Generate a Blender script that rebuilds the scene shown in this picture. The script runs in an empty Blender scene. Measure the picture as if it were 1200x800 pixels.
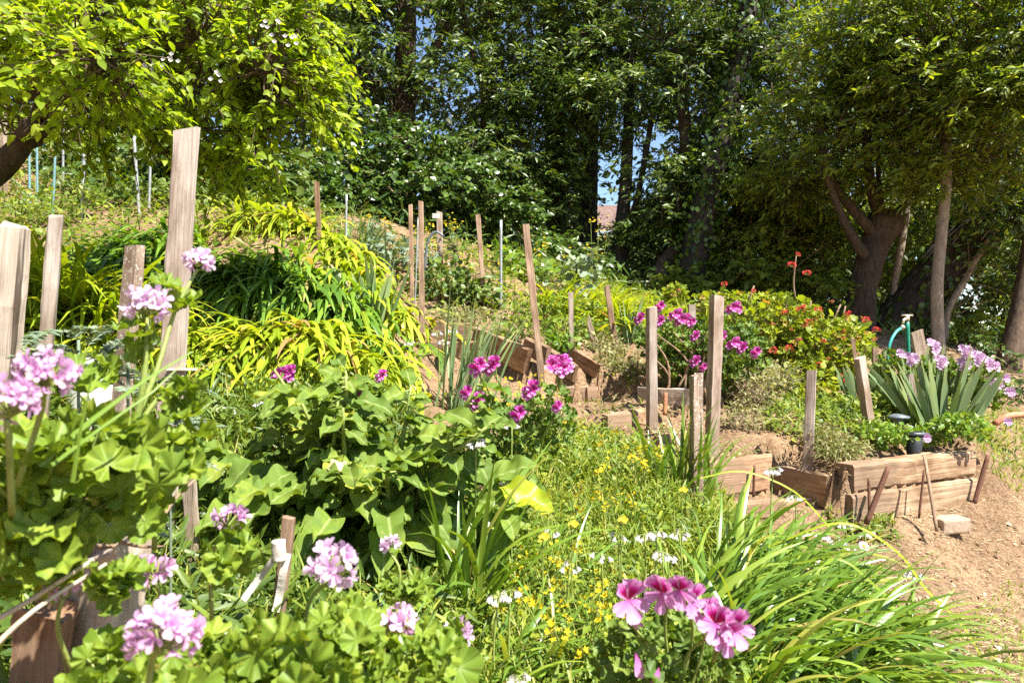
import bpy, math, random
import numpy as np
from mathutils import Vector, Matrix

# ------------------------------------------------------------------ camera, light, exposure
scene = bpy.context.scene
COL = scene.collection
R = math.radians
CAMZ = 1.5          # eye height above the path
FPX = 811.0         # focal length in photo pixels (photo is 1200 wide)
cam_d = bpy.data.cameras.new("camera")
cam = bpy.data.objects.new("camera", cam_d)
COL.objects.link(cam)
cam.location = (0, 0, CAMZ)
cam.rotation_euler = (R(90), 0, 0)
cam_d.sensor_width = 36.0
cam_d.lens = FPX / 1200 * 36
cam_d.clip_start = 0.05
cam_d.clip_end = 3000
cam_d.dof.use_dof = True
cam_d.dof.focus_distance = 5.0
cam_d.dof.aperture_fstop = 5.6
scene.camera = cam

SUN = Vector((0.55, -0.42, 1.12)).normalized()      # direction towards the sun
world = bpy.data.worlds.new("World")
scene.world = world
world.use_nodes = True
wn = world.node_tree
sky = wn.nodes.new("ShaderNodeTexSky")
sky.sky_type = 'NISHITA'
sky.sun_disc = False
sky.sun_elevation = math.asin(SUN.z)
sky.sun_rotation = math.atan2(SUN.x, SUN.y)
sky.air_density = 1.0
sky.dust_density = 0.3
sky.ozone_density = 2.5
bg = wn.nodes["Background"]
bg.inputs["Strength"].default_value = 0.078
wn.links.new(sky.outputs[0], bg.inputs[0])
sun_d = bpy.data.lights.new("sun", 'SUN')
sun_d.energy = 5.0
sun_d.angle = R(0.5)
sun_d.color = (1.0, 0.94, 0.84)
sun = bpy.data.objects.new("sun", sun_d)
COL.objects.link(sun)
sun.rotation_euler = (-SUN).to_track_quat('-Z', 'Y').to_euler()
sun.location = (8, -6, 16)
scene.view_settings.view_transform = 'Standard'
scene.view_settings.look = 'None'
scene.view_settings.exposure = 1.68
scene.view_settings.gamma = 1.0
scene.cycles.max_bounces = 6
scene.cycles.diffuse_bounces = 3
scene.cycles.glossy_bounces = 2
scene.cycles.transmission_bounces = 4
scene.cycles.transparent_max_bounces = 6
scene.cycles.caustics_reflective = False
scene.cycles.caustics_refractive = False
scene.cycles.use_denoising = False

# ------------------------------------------------------------------ small helpers
rng = np.random.default_rng(11)
def U(a, b, n=None): return rng.uniform(a, b, n)
def N(m, s, n=None): return rng.normal(m, s, n)
def P(px, py, Y): return np.array([(px - 600) / FPX * Y, Y, CAMZ + (400 - py) / FPX * Y])
def norm(v): return v / np.maximum(np.linalg.norm(v, axis=-1, keepdims=True), 1e-9)
def proj(p):
    Y = np.maximum(p[..., 1], .05)
    return 600 + FPX * p[..., 0] / Y, 400 - (p[..., 2] - CAMZ) * FPX / Y

class MB:
    """collects geometry as numpy arrays; build() links it as ONE mesh object"""
    def __init__(s): s.v = []; s.l = []; s.t = []; s.m = []; s.uv = []; s.n = 0
    def add(s, v, loops, tot, mat=0, uv=None):
        v = np.asarray(v, np.float32).reshape(-1, 3); loops = np.asarray(loops, np.int32).ravel(); tot = np.asarray(tot, np.int32).ravel()
        if len(v) == 0 or len(tot) == 0: return
        s.v.append(v); s.l.append(loops + s.n); s.t.append(tot); s.n += len(v)
        s.m.append(np.full(len(tot), mat, np.int32) if np.isscalar(mat) else np.asarray(mat, np.int32))
        s.uv.append(np.zeros((len(loops), 2), np.float32) if uv is None else np.asarray(uv, np.float32).reshape(-1, 2))
    def mesh(s, name, mats, org=(0, 0, 0), smooth=True):
        me = bpy.data.meshes.new(name)
        if not s.v: return me
        v = np.concatenate(s.v) - np.asarray(org, np.float32); l = np.concatenate(s.l); t = np.concatenate(s.t)
        me.vertices.add(len(v)); me.vertices.foreach_set('co', v.ravel())
        me.loops.add(len(l)); me.loops.foreach_set('vertex_index', l)
        me.polygons.add(len(t))
        st = np.zeros(len(t), np.int32); st[1:] = np.cumsum(t)[:-1]
        me.polygons.foreach_set('loop_start', st)
        me.polygons.foreach_set('material_index', np.concatenate(s.m))
        me.polygons.foreach_set('use_smooth', np.full(len(t), smooth))
        ul = me.uv_layers.new(name="UVMap"); ul.data.foreach_set('uv', np.concatenate(s.uv).ravel())
        for m in (mats if isinstance(mats, (list, tuple)) else [mats]): me.materials.append(m)
        me.update(calc_edges=True)
        return me
    def build(s, name, mats, parent=None, org=(0, 0, 0), smooth=True):
        o = bpy.data.objects.new(name, s.mesh(name, mats, org, smooth)); COL.objects.link(o)
        if parent is None: o.location = tuple(float(x) for x in org)
        else: o.parent = parent
        return o

def tag(o, label=None, cat=None, group=None, kind=None):
    if label: o['label'] = label
    if cat: o['category'] = cat
    if group: o['group'] = group
    if kind: o['kind'] = kind
    return o
def thing(name, loc, label, cat, group=None):
    o = bpy.data.objects.new(name, None); COL.objects.link(o)
    o.location = tuple(float(x) for x in loc); o.empty_display_size = .1
    return tag(o, label, cat, group)
def copy_tree(o, parent=None):
    c = o.copy(); COL.objects.link(c)
    if parent: c.parent = parent
    for ch in list(o.children): copy_tree(ch, c)
    return c

# ------------------------------------------------------------------ geometry pieces
def patch(nu, nv, width, lift=None, cup=0.0):
    """leaf or petal grid: local y along the length (0..1), x across, z normal"""
    vs = []; uv = []
    for j in range(nv + 1):
        t = j / nv
        for i in range(nu + 1):
            u = -1 + 2 * i / nu
            w = width(t, u)
            z = (lift(t, u) if lift else 0) + cup * abs(u) * w
            vs.append((u * w, t, z)); uv.append(((u + 1) / 2, t))
    q = []; quv = []
    for j in range(nv):
        for i in range(nu):
            a = j * (nu + 1) + i
            f = (a, a + 1, a + nu + 2, a + nu + 1)
            q += f; quv += [uv[k] for k in f]
    return dict(v=np.array(vs, np.float32), l=np.array(q, np.int32), t=np.full(nu * nv, 4, np.int32), uv=np.array(quv, np.float32))

def inst(mb, tpl, pos, axis, nrm, scale, mat=0, xs=None):
    pos = np.asarray(pos, float).reshape(-1, 3); n = len(pos)
    if n == 0: return
    a = norm(np.broadcast_to(axis, (n, 3)).astype(float)); nr = np.broadcast_to(nrm, (n, 3)).astype(float)
    x = norm(np.cross(a, nr) + 1e-6); z = np.cross(x, a)
    sc = np.broadcast_to(scale, (n,)).astype(float)
    sx = sc if xs is None else sc * np.broadcast_to(xs, (n,))
    tv = tpl['v']
    v = pos[:, None] + (sx[:, None] * tv[None, :, 0])[..., None] * x[:, None] + (sc[:, None] * tv[None, :, 1])[..., None] * a[:, None] + (sc[:, None] * tv[None, :, 2])[..., None] * z[:, None]
    k = len(tv)
    l = (tpl['l'][None] + (np.arange(n) * k)[:, None]).ravel()
    mm = np.tile(tpl['m'], n) if 'm' in tpl else mat
    mb.add(v.reshape(-1, 3), l, np.tile(tpl['t'], n), mm, np.tile(tpl['uv'], (n, 1)))

def inst_any(mb, tpls, pos, axis, nrm, scale, mat=0, xs=None):
    pos = np.asarray(pos).reshape(-1, 3); n = len(pos); pick = rng.integers(0, len(tpls), n)
    axis = np.broadcast_to(axis, (n, 3)); nrm = np.broadcast_to(nrm, (n, 3)); scale = np.broadcast_to(scale, (n,))
    for k in range(len(tpls)):
        s = pick == k
        inst(mb, tpls[k], pos[s], axis[s], nrm[s], scale[s], mat, None if xs is None else np.broadcast_to(xs, (n,))[s])

def blades(mb, base, az, pitch, bend, L, W, k=6, fold=.18, mat=0, drift=0.0, tip=.04, pw=1.2, roll=0.0):
    base = np.asarray(base, float).reshape(-1, 3); n = len(base)
    B = lambda q: np.broadcast_to(np.asarray(q, float), (n,))
    az, pitch, bend, L, W, drift, roll = B(az), B(pitch), B(bend), B(L), B(W), B(drift), B(roll)
    s = np.linspace(0, 1, k + 1)
    ang = pitch[:, None] + bend[:, None] * s[None] ** pw
    azs = az[:, None] + drift[:, None] * s[None]
    d = np.stack([np.sin(ang) * np.cos(azs), np.sin(ang) * np.sin(azs), np.cos(ang)], -1)
    seg = (d[:, 1:] + d[:, :-1]) / 2 * (L / k)[:, None, None]
    c = base[:, None] + np.concatenate([np.zeros((n, 1, 3)), np.cumsum(seg, 1)], 1)
    side = np.stack([-np.sin(azs), np.cos(azs), np.zeros_like(azs)], -1)
    nr = np.cross(side, d)
    rr = roll[:, None, None]
    side2 = side * np.cos(rr) + nr * np.sin(rr); nr2 = np.cross(side2, d)
    prof = np.clip(np.minimum(.62 + 1.5 * s, 1.0), 0, 1) * np.clip((1 - s) / .38, tip, 1) ** .75
    w = W[:, None] * prof[None] / 2
    e = (w * fold * 2)[..., None] * nr2
    v = np.stack([c - side2 * w[..., None] + e, c, c + side2 * w[..., None] + e], 2)  # n,k+1,3,3
    nv = (k + 1) * 3
    q = []; uv = []
    for j in range(k):
        for i in range(2):
            a = j * 3 + i
            q += [a, a + 1, a + 4, a + 3]
            uv += [(i / 2, j / k), ((i + 1) / 2, j / k), ((i + 1) / 2, (j + 1) / k), (i / 2, (j + 1) / k)]
    l = (np.array(q)[None] + (np.arange(n) * nv)[:, None]).ravel()
    mm = mat if np.isscalar(mat) else np.repeat(np.asarray(mat), k * 2)
    mb.add(v.reshape(-1, 3), l, np.full(n * k * 2, 4), mm, np.tile(np.array(uv), (n, 1)))
    return c[:, -1]

def sticks(mb, p0, p1, r0, r1, mat=0, sides=4, sag=None, k=1):
    """many thin tapered tubes at once; sag bows the middle upward or down"""
    p0 = np.asarray(p0, float).reshape(-1, 3); p1 = np.asarray(p1, float).reshape(-1, 3); n = len(p0)
    if n == 0: return
    r0 = np.broadcast_to(r0, (n,)).astype(float); r1 = np.broadcast_to(r1, (n,)).astype(float)
    d = norm(p1 - p0); h = np.where(np.abs(d[:, 2:3]) > .9, np.array([[1., 0, 0]]), np.array([[0, 0, 1.]]))
    x = norm(np.cross(d, h)); y = np.cross(d, x)
    a = np.arange(sides) / sides * 2 * np.pi
    ring = np.cos(a)[None, :, None] * x[:, None] + np.sin(a)[None, :, None] * y[:, None]
    rows = []
    for j in range(k + 1):
        t = j / k; c = p0 * (1 - t) + p1 * t
        if sag is not None: c = c + np.array([0, 0, 1.]) * (np.broadcast_to(sag, (n,)) * 4 * t * (1 - t))[:, None]
        rows.append(c[:, None] + ring * (r0 * (1 - t) + r1 * t)[:, None, None])
    v = np.stack(rows, 1)
    q = []
    for j in range(k):
        for i in range(sides):
            q += [j * sides + i, j * sides + (i + 1) % sides, (j + 1) * sides + (i + 1) % sides, (j + 1) * sides + i]
    l = (np.array(q)[None] + (np.arange(n) * sides * (k + 1))[:, None]).ravel()
    mb.add(v.reshape(-1, 3), l, np.full(n * sides * k, 4), mat)

def tube(mb, pts, rad, sides=10, mat=0, jit=0.0, caps=True, sub=4):
    """smooth tapered tube through points (Catmull-Rom)"""
    pts = np.asarray(pts, float); rad = np.broadcast_to(np.asarray(rad, float), (len(pts),))
    if sub > 1 and len(pts) > 2:
        e = np.concatenate([2 * pts[:1] - pts[1:2], pts, 2 * pts[-1:] - pts[-2:-1]])
        out = []; ro = []
        for i in range(len(pts) - 1):
            a, b, c, d = e[i:i + 4]
            for j in range(sub):
                t = j / sub
                out.append(.5 * (2 * b + (c - a) * t + (2 * a - 5 * b + 4 * c - d) * t * t + (3 * b - a - 3 * c + d) * t ** 3)); ro.append(rad[i] * (1 - t) + rad[i + 1] * t)
        out.append(pts[-1]); ro.append(rad[-1]); pts = np.array(out); rad = np.array(ro)
    m = len(pts); tg = norm(np.gradient(pts, axis=0))
    x = np.cross(tg[0], (0, 0, 1.) if abs(tg[0][2]) < .9 else (1., 0, 0)); vs = []; uv = []
    ph = U(0, 6.28, 3)
    for i in range(m):
        x = x - tg[i] * np.dot(x, tg[i]); x = x / np.linalg.norm(x); y = np.cross(tg[i], x)
        a = np.arange(sides) / sides * 2 * np.pi
        r = rad[i] * (1 + jit * (np.sin(3 * a + ph[0] + i * .4) * .5 + np.sin(5 * a + ph[1] - i * .7) * .3 + rng.normal(0, .25, sides)))
        vs.append(pts[i] + r[:, None] * (np.cos(a)[:, None] * x + np.sin(a)[:, None] * y))
    q = []
    for j in range(m - 1):
        for i in range(sides):
            q += [j * sides + i, j * sides + (i + 1) % sides, (j + 1) * sides + (i + 1) % sides, (j + 1) * sides + i]
    tot = [4] * ((m - 1) * sides)
    if caps: q += list(range(sides))[::-1] + [(m - 1) * sides + i for i in range(sides)]; tot += [sides, sides]
    mb.add(np.concatenate(vs), q, tot, mat)

def ellipsoid(n, c, r, shell=.45):
    d = norm(rng.normal(0, 1, (n, 3)))
    return np.asarray(c) + d * (U(0, 1, n) ** shell)[:, None] * np.asarray(r), d

# ------------------------------------------------------------------ materials
def nmat(name):
    m = bpy.data.materials.new(name); m.use_nodes = True
    nt = m.node_tree; nt.nodes.clear()
    o = nt.nodes.new("ShaderNodeOutputMaterial")
    return m, nt, o
def node(nt, t, **kw):
    n = nt.nodes.new(t)
    for k, v in kw.items(): setattr(n, k, v)
    return n
def ramp(nt, stops, src=None, interp='LINEAR'):
    r = node(nt, "ShaderNodeValToRGB"); r.color_ramp.interpolation = interp
    el = r.color_ramp.elements
    while len(el) < len(stops): el.new(.5)
    for e, (p, c) in zip(el, stops): e.position = p; e.color = (*c, 1)
    if src is not None: nt.links.new(src, r.inputs[0])
    return r.outputs[0]
def mixc(nt, fac, a, b, mode='MIX'):
    n = node(nt, "ShaderNodeMix", data_type='RGBA', blend_type=mode)
    for s, q in ((0, fac), (6, a), (7, b)):
        if hasattr(q, 'is_output'): nt.links.new(q, n.inputs[s])
        elif s == 0: n.inputs[0].default_value = q
        else: n.inputs[s].default_value = (*q, 1)
    return n.outputs[2]
def noise(nt, scale, detail=4, rough=.6, coord='Object', stretch=None, dist=0.0):
    tc = node(nt, "ShaderNodeTexCoord"); src = tc.outputs[coord]
    if stretch:
        mp = node(nt, "ShaderNodeMapping"); mp.inputs[3].default_value = stretch; nt.links.new(src, mp.inputs[0]); src = mp.outputs[0]
    n = node(nt, "ShaderNodeTexNoise"); n.inputs['Scale'].default_value = scale; n.inputs['Detail'].default_value = detail; n.inputs['Roughness'].default_value = rough
    n.inputs['Distortion'].default_value = dist
    nt.links.new(src, n.inputs['Vector']); return n.outputs[0]
def bump(nt, h, strength, dist, pr):
    b = node(nt, "ShaderNodeBump"); b.inputs['Strength'].default_value = strength; b.inputs['Distance'].default_value = dist
    nt.links.new(h, b.inputs['Height']); nt.links.new(b.outputs[0], pr.inputs['Normal'])

def leafmat(name, stops, trans=.4, rough=.45, spec=.35, tcol=(1.25, 1.2, .35), vein=None, patchy=None, tipc=None, ribs=None, spots=None, radial=None):
    """stops: colours picked per leaf; vein: midrib colour along u=.5; tipc: colour of the tip"""
    m, nt, o = nmat(name)
    g = node(nt, "ShaderNodeNewGeometry")
    c = ramp(nt, stops, g.outputs['Random Per Island'])
    if patchy:
        f = noise(nt, patchy[1], 3, .6); f = ramp(nt, [(.4, (0, 0, 0)), (.65, (1, 1, 1))], f); c = mixc(nt, f, c, patchy[0])
    if spots:
        f = ramp(nt, [(.66, (0, 0, 0)), (.70, (1, 1, 1))], noise(nt, spots[1], 3, .6)); c = mixc(nt, f, c, spots[0])
    if vein or tipc or radial:
        uv = node(nt, "ShaderNodeUVMap"); sx = node(nt, "ShaderNodeSeparateXYZ"); nt.links.new(uv.outputs[0], sx.inputs[0])
    if vein:
        f = ramp(nt, [(.43, (0, 0, 0)), (.5, (.8, .8, .8)), (.57, (0, 0, 0))], sx.outputs[0]); c = mixc(nt, f, c, vein)
    if radial:
        q = []
        for k in (0, 1):
            a_ = node(nt, "ShaderNodeMath", operation='SUBTRACT'); a_.inputs[1].default_value = .5; nt.links.new(sx.outputs[k], a_.inputs[0]); q.append(a_.outputs[0])
        at = node(nt, "ShaderNodeMath", operation='ARCTAN2'); nt.links.new(q[0], at.inputs[0]); nt.links.new(q[1], at.inputs[1])
        mm = node(nt, "ShaderNodeMath", operation='MULTIPLY_ADD'); mm.inputs[1].default_value = 7 / 5.515; mm.inputs[2].default_value = .5; nt.links.new(at.outputs[0], mm.inputs[0])
        fr = node(nt, "ShaderNodeMath", operation='FRACT'); nt.links.new(mm.outputs[0], fr.inputs[0])
        f = ramp(nt, [(.44, (0, 0, 0)), (.5, (.6, .6, .6)), (.56, (0, 0, 0))], fr.outputs[0]); c = mixc(nt, f, c, radial)
        ln = node(nt, "ShaderNodeVectorMath", operation='DISTANCE'); ln.inputs[1].default_value = (.5, .5, 0); nt.links.new(uv.outputs[0], ln.inputs[0])
        rim = noise(nt, 35, 4, .7); rm = node(nt, "ShaderNodeMath", operation='MULTIPLY'); nt.links.new(rim, rm.inputs[0]); nt.links.new(ln.outputs['Value'], rm.inputs[1])
        c = mixc(nt, ramp(nt, [(.285, (0, 0, 0)), (.33, (.8, .8, .8))], rm.outputs[0]), c, (.36, .27, .09))
    if ribs:
        ab = node(nt, "ShaderNodeMath", operation='PINGPONG'); ab.inputs[1].default_value = .5; nt.links.new(sx.outputs[0], ab.inputs[0])
        m1 = node(nt, "ShaderNodeMath", operation='MULTIPLY_ADD'); m1.inputs[1].default_value = 1.3; nt.links.new(ab.outputs[0], m1.inputs[0])
        nt.links.new(sx.outputs[1], m1.inputs[2]); m2 = node(nt, "ShaderNodeMath", operation='MULTIPLY'); m2.inputs[1].default_value = 8.0; nt.links.new(m1.outputs[0], m2.inputs[0])
        fr = node(nt, "ShaderNodeMath", operation='FRACT'); nt.links.new(m2.outputs[0], fr.inputs[0])
        f = ramp(nt, [(.40, (0, 0, 0)), (.48, (.55, .55, .55)), (.56, (0, 0, 0))], fr.outputs[0]); c = mixc(nt, f, c, ribs); rib_h = f
    if tipc:
        f = ramp(nt, [(.72, (0, 0, 0)), (.98, (1, 1, 1))], sx.outputs[1]); c = mixc(nt, f, c, tipc)
    p = node(nt, "ShaderNodeBsdfPrincipled"); p.inputs['Roughness'].default_value = rough; p.inputs['Specular IOR Level'].default_value = spec
    nt.links.new(c, p.inputs['Base Color'])
    if ribs: bump(nt, rib_h, .5, .006, p)
    t = node(nt, "ShaderNodeBsdfTranslucent"); nt.links.new(mixc(nt, 1.0, c, tcol, 'MULTIPLY'), t.inputs[0])
    mx = node(nt, "ShaderNodeMixShader"); mx.inputs[0].default_value = trans
    nt.links.new(p.outputs[0], mx.inputs[1]); nt.links.new(t.outputs[0], mx.inputs[2]); nt.links.new(mx.outputs[0], o.inputs[0])
    return m
def woodmat(name, a, b, c, grain=1.0, rough=.85, crack=.5, lichen=None):
    """weathered timber; grain runs along the object's local z"""
    m, nt, o = nmat(name)
    oi = node(nt, "ShaderNodeObjectInfo")
    tc = node(nt, "ShaderNodeTexCoord"); ad = node(nt, "ShaderNodeVectorMath", operation='ADD')
    sc = node(nt, "ShaderNodeVectorMath", operation='SCALE'); sc.inputs['Scale'].default_value = 17.0
    cb = node(nt, "ShaderNodeCombineXYZ")
    for i in range(3): nt.links.new(oi.outputs['Random'], cb.inputs[i])
    nt.links.new(cb.outputs[0], sc.inputs[0]); nt.links.new(tc.outputs['Object'], ad.inputs[0]); nt.links.new(sc.outputs[0], ad.inputs[1])
    def nz(scale, st, d=4, r=.6, dist=.0):
        mp = node(nt, "ShaderNodeMapping"); mp.inputs[3].default_value = st; nt.links.new(ad.outputs[0], mp.inputs[0])
        n = node(nt, "ShaderNodeTexNoise"); n.inputs['Scale'].default_value = scale; n.inputs['Detail'].default_value = d; n.inputs['Roughness'].default_value = r; n.inputs['Distortion'].default_value = dist
        nt.links.new(mp.outputs[0], n.inputs['Vector']); return n.outputs[0]
    g1 = nz(70 * grain, (1, 1, .04), 5, .65, .6); g2 = nz(9, (1, 1, .35), 4, .6)
    col = ramp(nt, [(.3, a), (.5, b), (.68, c)], g1)
    dirt = ramp(nt, [(.40, (1, 1, 1)), (.66, (.52, .46, .41))], g2)
    col = mixc(nt, 1.0, col, dirt, 'MULTIPLY')
    ck = ramp(nt, [(.335, (.12, .1, .08)), (.38, (1, 1, 1))], nz(30 * grain, (1, 1, .03), 4, .55, .5))
    col = mixc(nt, crack, col, ck, 'MULTIPLY')
    kn = ramp(nt, [(.70, (1, 1, 1)), (.76, (.30, .22, .16))], nz(11, (1, 1, .45), 2, .4)); col = mixc(nt, crack, col, kn, 'MULTIPLY')
    col = mixc(nt, 1.0, col, ramp(nt, [(0, (.80, .78, .76)), (.5, (1, .98, .95)), (1, (1.0, .92, .86))], oi.outputs['Random']), 'MULTIPLY')
    sz = node(nt, "ShaderNodeSeparateXYZ"); nt.links.new(tc.outputs['Object'], sz.inputs[0]); sm = node(nt, "ShaderNodeMath", operation='ADD'); nt.links.new(sz.outputs[2], sm.inputs[0])
    s2 = node(nt, "ShaderNodeMath", operation='MULTIPLY'); nt.links.new(nz(16, (1, 1, .5), 5, .7), s2.inputs[0]); s2.inputs[1].default_value = -.7; nt.links.new(s2.outputs[0], sm.inputs[1])
    soil = ramp(nt, [(0, (.62, .62, .62)), (.12, (0, 0, 0))], sm.outputs[0]); col = mixc(nt, soil, col, (.20, .14, .095))
    if lichen:
        lf = ramp(nt, [(.56, (0, 0, 0)), (.64, (1, 1, 1))], nz(90, (1, 1, 1), 4, .7)); col = mixc(nt, lf, col, lichen)
    p = node(nt, "ShaderNodeBsdfPrincipled"); p.inputs['Roughness'].default_value = rough; p.inputs['Specular IOR Level'].default_value = .2
    nt.links.new(col, p.inputs['Base Color']); bump(nt, g1, .8, .008, p); nt.links.new(p.outputs[0], o.inputs[0])
    return m
def plainmat(name, a, b, scale=20, rough=.6, metal=0.0, bmp=.2, stretch=None, spec=.4):
    m, nt, o = nmat(name)
    h = noise(nt, scale, 5, .65, stretch=stretch); c = ramp(nt, [(.35, a), (.65, b)], h)
    p = node(nt, "ShaderNodeBsdfPrincipled"); p.inputs['Roughness'].default_value = rough; p.inputs['Metallic'].default_value = metal; p.inputs['Specular IOR Level'].default_value = spec
    nt.links.new(c, p.inputs['Base Color']); bump(nt, h, bmp, .01, p); nt.links.new(p.outputs[0], o.inputs[0])
    return m
def petalmat(name, stops, uedge=None, trans=.35, rough=.6):
    """petal colours along its length (uv v), paler rim along u"""
    m, nt, o = nmat(name)
    uv = node(nt, "ShaderNodeUVMap"); sx = node(nt, "ShaderNodeSeparateXYZ"); nt.links.new(uv.outputs[0], sx.inputs[0])
    c = ramp(nt, stops, sx.outputs[1])
    if uedge:
        f = ramp(nt, [(.0, (1, 1, 1)), (.26, (0, 0, 0)), (.74, (0, 0, 0)), (1., (1, 1, 1))], sx.outputs[0]); c = mixc(nt, f, c, uedge)
    g = node(nt, "ShaderNodeNewGeometry")
    wv = node(nt, "ShaderNodeMath", operation='SINE'); wm = node(nt, "ShaderNodeMath", operation='MULTIPLY'); wm.inputs[1].default_value = 42.0; nt.links.new(sx.outputs[0], wm.inputs[0]); nt.links.new(wm.outputs[0], wv.inputs[0])
    c = mixc(nt, 1.0, c, ramp(nt, [(.0, (1, 1, 1)), (1, (.86, .74, .84))], wv.outputs[0]), 'MULTIPLY')
    k = ramp(nt, [(0, (.72, .64, .70)), (.06, (.86, .80, .86)), (1, (1, 1, 1))], g.outputs['Random Per Island']); c = mixc(nt, 1.0, c, k, 'MULTIPLY')
    p = node(nt, "ShaderNodeBsdfPrincipled"); p.inputs['Roughness'].default_value = rough; p.inputs['Specular IOR Level'].default_value = .2
    nt.links.new(c, p.inputs['Base Color'])
    t = node(nt, "ShaderNodeBsdfTranslucent"); nt.links.new(c, t.inputs[0])
    mx = node(nt, "ShaderNodeMixShader"); mx.inputs[0].default_value = trans
    nt.links.new(p.outputs[0], mx.inputs[1]); nt.links.new(t.outputs[0], mx.inputs[2]); nt.links.new(mx.outputs[0], o.inputs[0])
    return m
# ------------------------------------------------------------------ terrain
# measured ground points: photo x, photo y, distance from the eye
GP = [(1200,800,3.0),(1100,720,3.7),(1150,620,4.9),(1010,618,4.55),(1200,580,5.6),(1200,520,6.8),(1200,470,8.5),(1060,640,4.4),
 (935,600,4.75),(860,580,4.9),(900,575,4.95),(885,528,5.15),(840,535,4.95),(800,522,5.15),(790,508,5.5),(735,500,5.5),(745,478,5.8),(705,478,6.0),(700,468,6.2),(690,450,6.45),
 (590,438,6.4),(560,425,6.7),(520,402,6.9),(500,380,7.2),
 (650,800,2.3),(800,800,2.5),(700,600,4.0),(640,520,4.8),(600,560,4.2),(950,800,2.7),(850,650,3.7),(430,640,3.2),(420,800,2.1),(560,690,3.0),
 (200,640,2.8),(100,470,3.8),(20,480,3.2),(300,500,4.0),(330,430,5.0),(180,430,4.7),(280,345,6.0),(100,320,6.2),(350,275,7.2),(200,262,7.8),(60,262,8),(100,195,10.5),
 (480,290,9),(440,350,6.8),(560,330,8.6),(650,350,8.5),(730,370,8.5),(800,380,9),(900,390,9.5),(1010,380,10.6),(1100,412,10),(1200,425,10),
 (480,360,7.6),(600,385,7.5),(700,405,7.2),(640,400,6.9),(760,442,6.3),(800,470,5.95),(880,470,6.0),(880,500,5.6),(940,542,5.1),(960,480,6),(1000,530,5.0),(1080,520,5.3),(1140,528,5.3),(1000,450,7),(1080,440,8),
 (720,343,14),(560,290,13),(300,225,12.5),(100,150,13),(900,372,14),(1100,395,14),(1200,402,14)]
GW = [P(*g) for g in GP] + [np.array(q, float) for q in [(-.9,1.4,.55),(-.3,1.2,.32),(.3,1.2,.1),(1.5,1.5,.0),(-2.5,1.5,1.0),(-4,4,1.9),(-8,8,3.9),(5,4,.05),(8,8,.6),(-.7,.6,.4),(.6,.5,.0),
 (-16,20,6),(-5,22,4.2),(2,25,2.2),(12,22,1.0),(-40,60,12),(0,70,1),(40,60,-1),(-150,200,12),(0,240,-4),(180,200,-6),(0,700,-8),(500,600,-8),(-500,600,0)]]
GW = np.array(GW)
def uw(X, Y):
    Y = np.maximum(Y, .3); return np.stack([np.clip(X / (Y + 1.5), -2.5, 2.5) * 1.6, np.log(Y + 1.5)], -1)
A0 = uw(GW[:, 0], GW[:, 1])
def tps(r2): return np.where(r2 > 1e-12, .5 * r2 * np.log(np.maximum(r2, 1e-12)), 0)
_n = len(A0); _K = tps(((A0[:, None] - A0[None]) ** 2).sum(-1)) + np.eye(_n) * 1.5e-4
_Pm = np.c_[np.ones(_n), A0]
_L = np.block([[_K, _Pm], [_Pm.T, np.zeros((3, 3))]])
_W = np.linalg.solve(_L, np.r_[GW[:, 2], 0, 0, 0])
# retaining edges: the soil steps down in front of each one. (px, Y) ends, soil height in front and behind at both ends
EDGES = [((999, 4.6), (1146, 5.2), (.275, .33), (.64, .64)), ((906, 5.2), (968, 4.76), (.37, .345), (.56, .56)), ((828, 4.68), (903, 5.0), (.44, .44), (.67, .67)), ((772, 5.12), (818, 5.42), (.68, .68), (.79, .79)),
         ((712, 5.3), (757, 5.72), (.79, .79), (.93, .93)), ((664, 6.2), (709, 6.34), (.95, .95), (1.09, 1.08)), ((747, 6.0), (808, 5.78), (.97, .95), (1.08, 1.08)),
         ((503, 7.05), (550, 7.0), (1.5, 1.5), (1.67, 1.67)), ((496, 6.75), (562, 6.6), (1.35, 1.33), (1.48, 1.48)), ((553, 7.0), (616, 6.2), (1.51, 1.28), (1.60, 1.39)), ((613, 6.5), (672, 6.2), (1.39, 1.18), (1.48, 1.25)), ((655, 6.9), (696, 6.3), (1.43, 1.22), (1.48, 1.27))]
def cuts(X, Y, z):
    for (pa, ya), (pb, yb), zf, zb in EDGES:
        a = np.array([(pa - 600) / FPX * ya, ya]); b = np.array([(pb - 600) / FPX * yb, yb]); d = b - a; L = np.hypot(*d); d = d / L
        n = np.array([-d[1], d[0]]); n = n if n[1] > 0 else -n
        t = ((X - a[0]) * d[0] + (Y - a[1]) * d[1]) / L; s = (X - a[0]) * n[0] + (Y - a[1]) * n[1]
        e = np.clip(np.minimum(t, 1 - t) * L / .05 + 1, 0, 1); tt = np.clip(t, 0, 1)
        f = np.where(s < .03, np.clip(1.7 + s / .28, 0, 1), 0) * np.clip(np.minimum(t, 1 - t) * L / .15 + 1, 0, 1); lo = np.minimum(z, zf[0] + (zf[1] - zf[0]) * tt + np.clip(-s - .2, 0, 1) * .12); z = z + f * (lo - z)
        g = np.where(s >= .03, np.clip(1.6 - s / .25, 0, 1), 0) * e; z = z + g * (zb[0] + (zb[1] - zb[0]) * tt - z)
    return z
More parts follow.
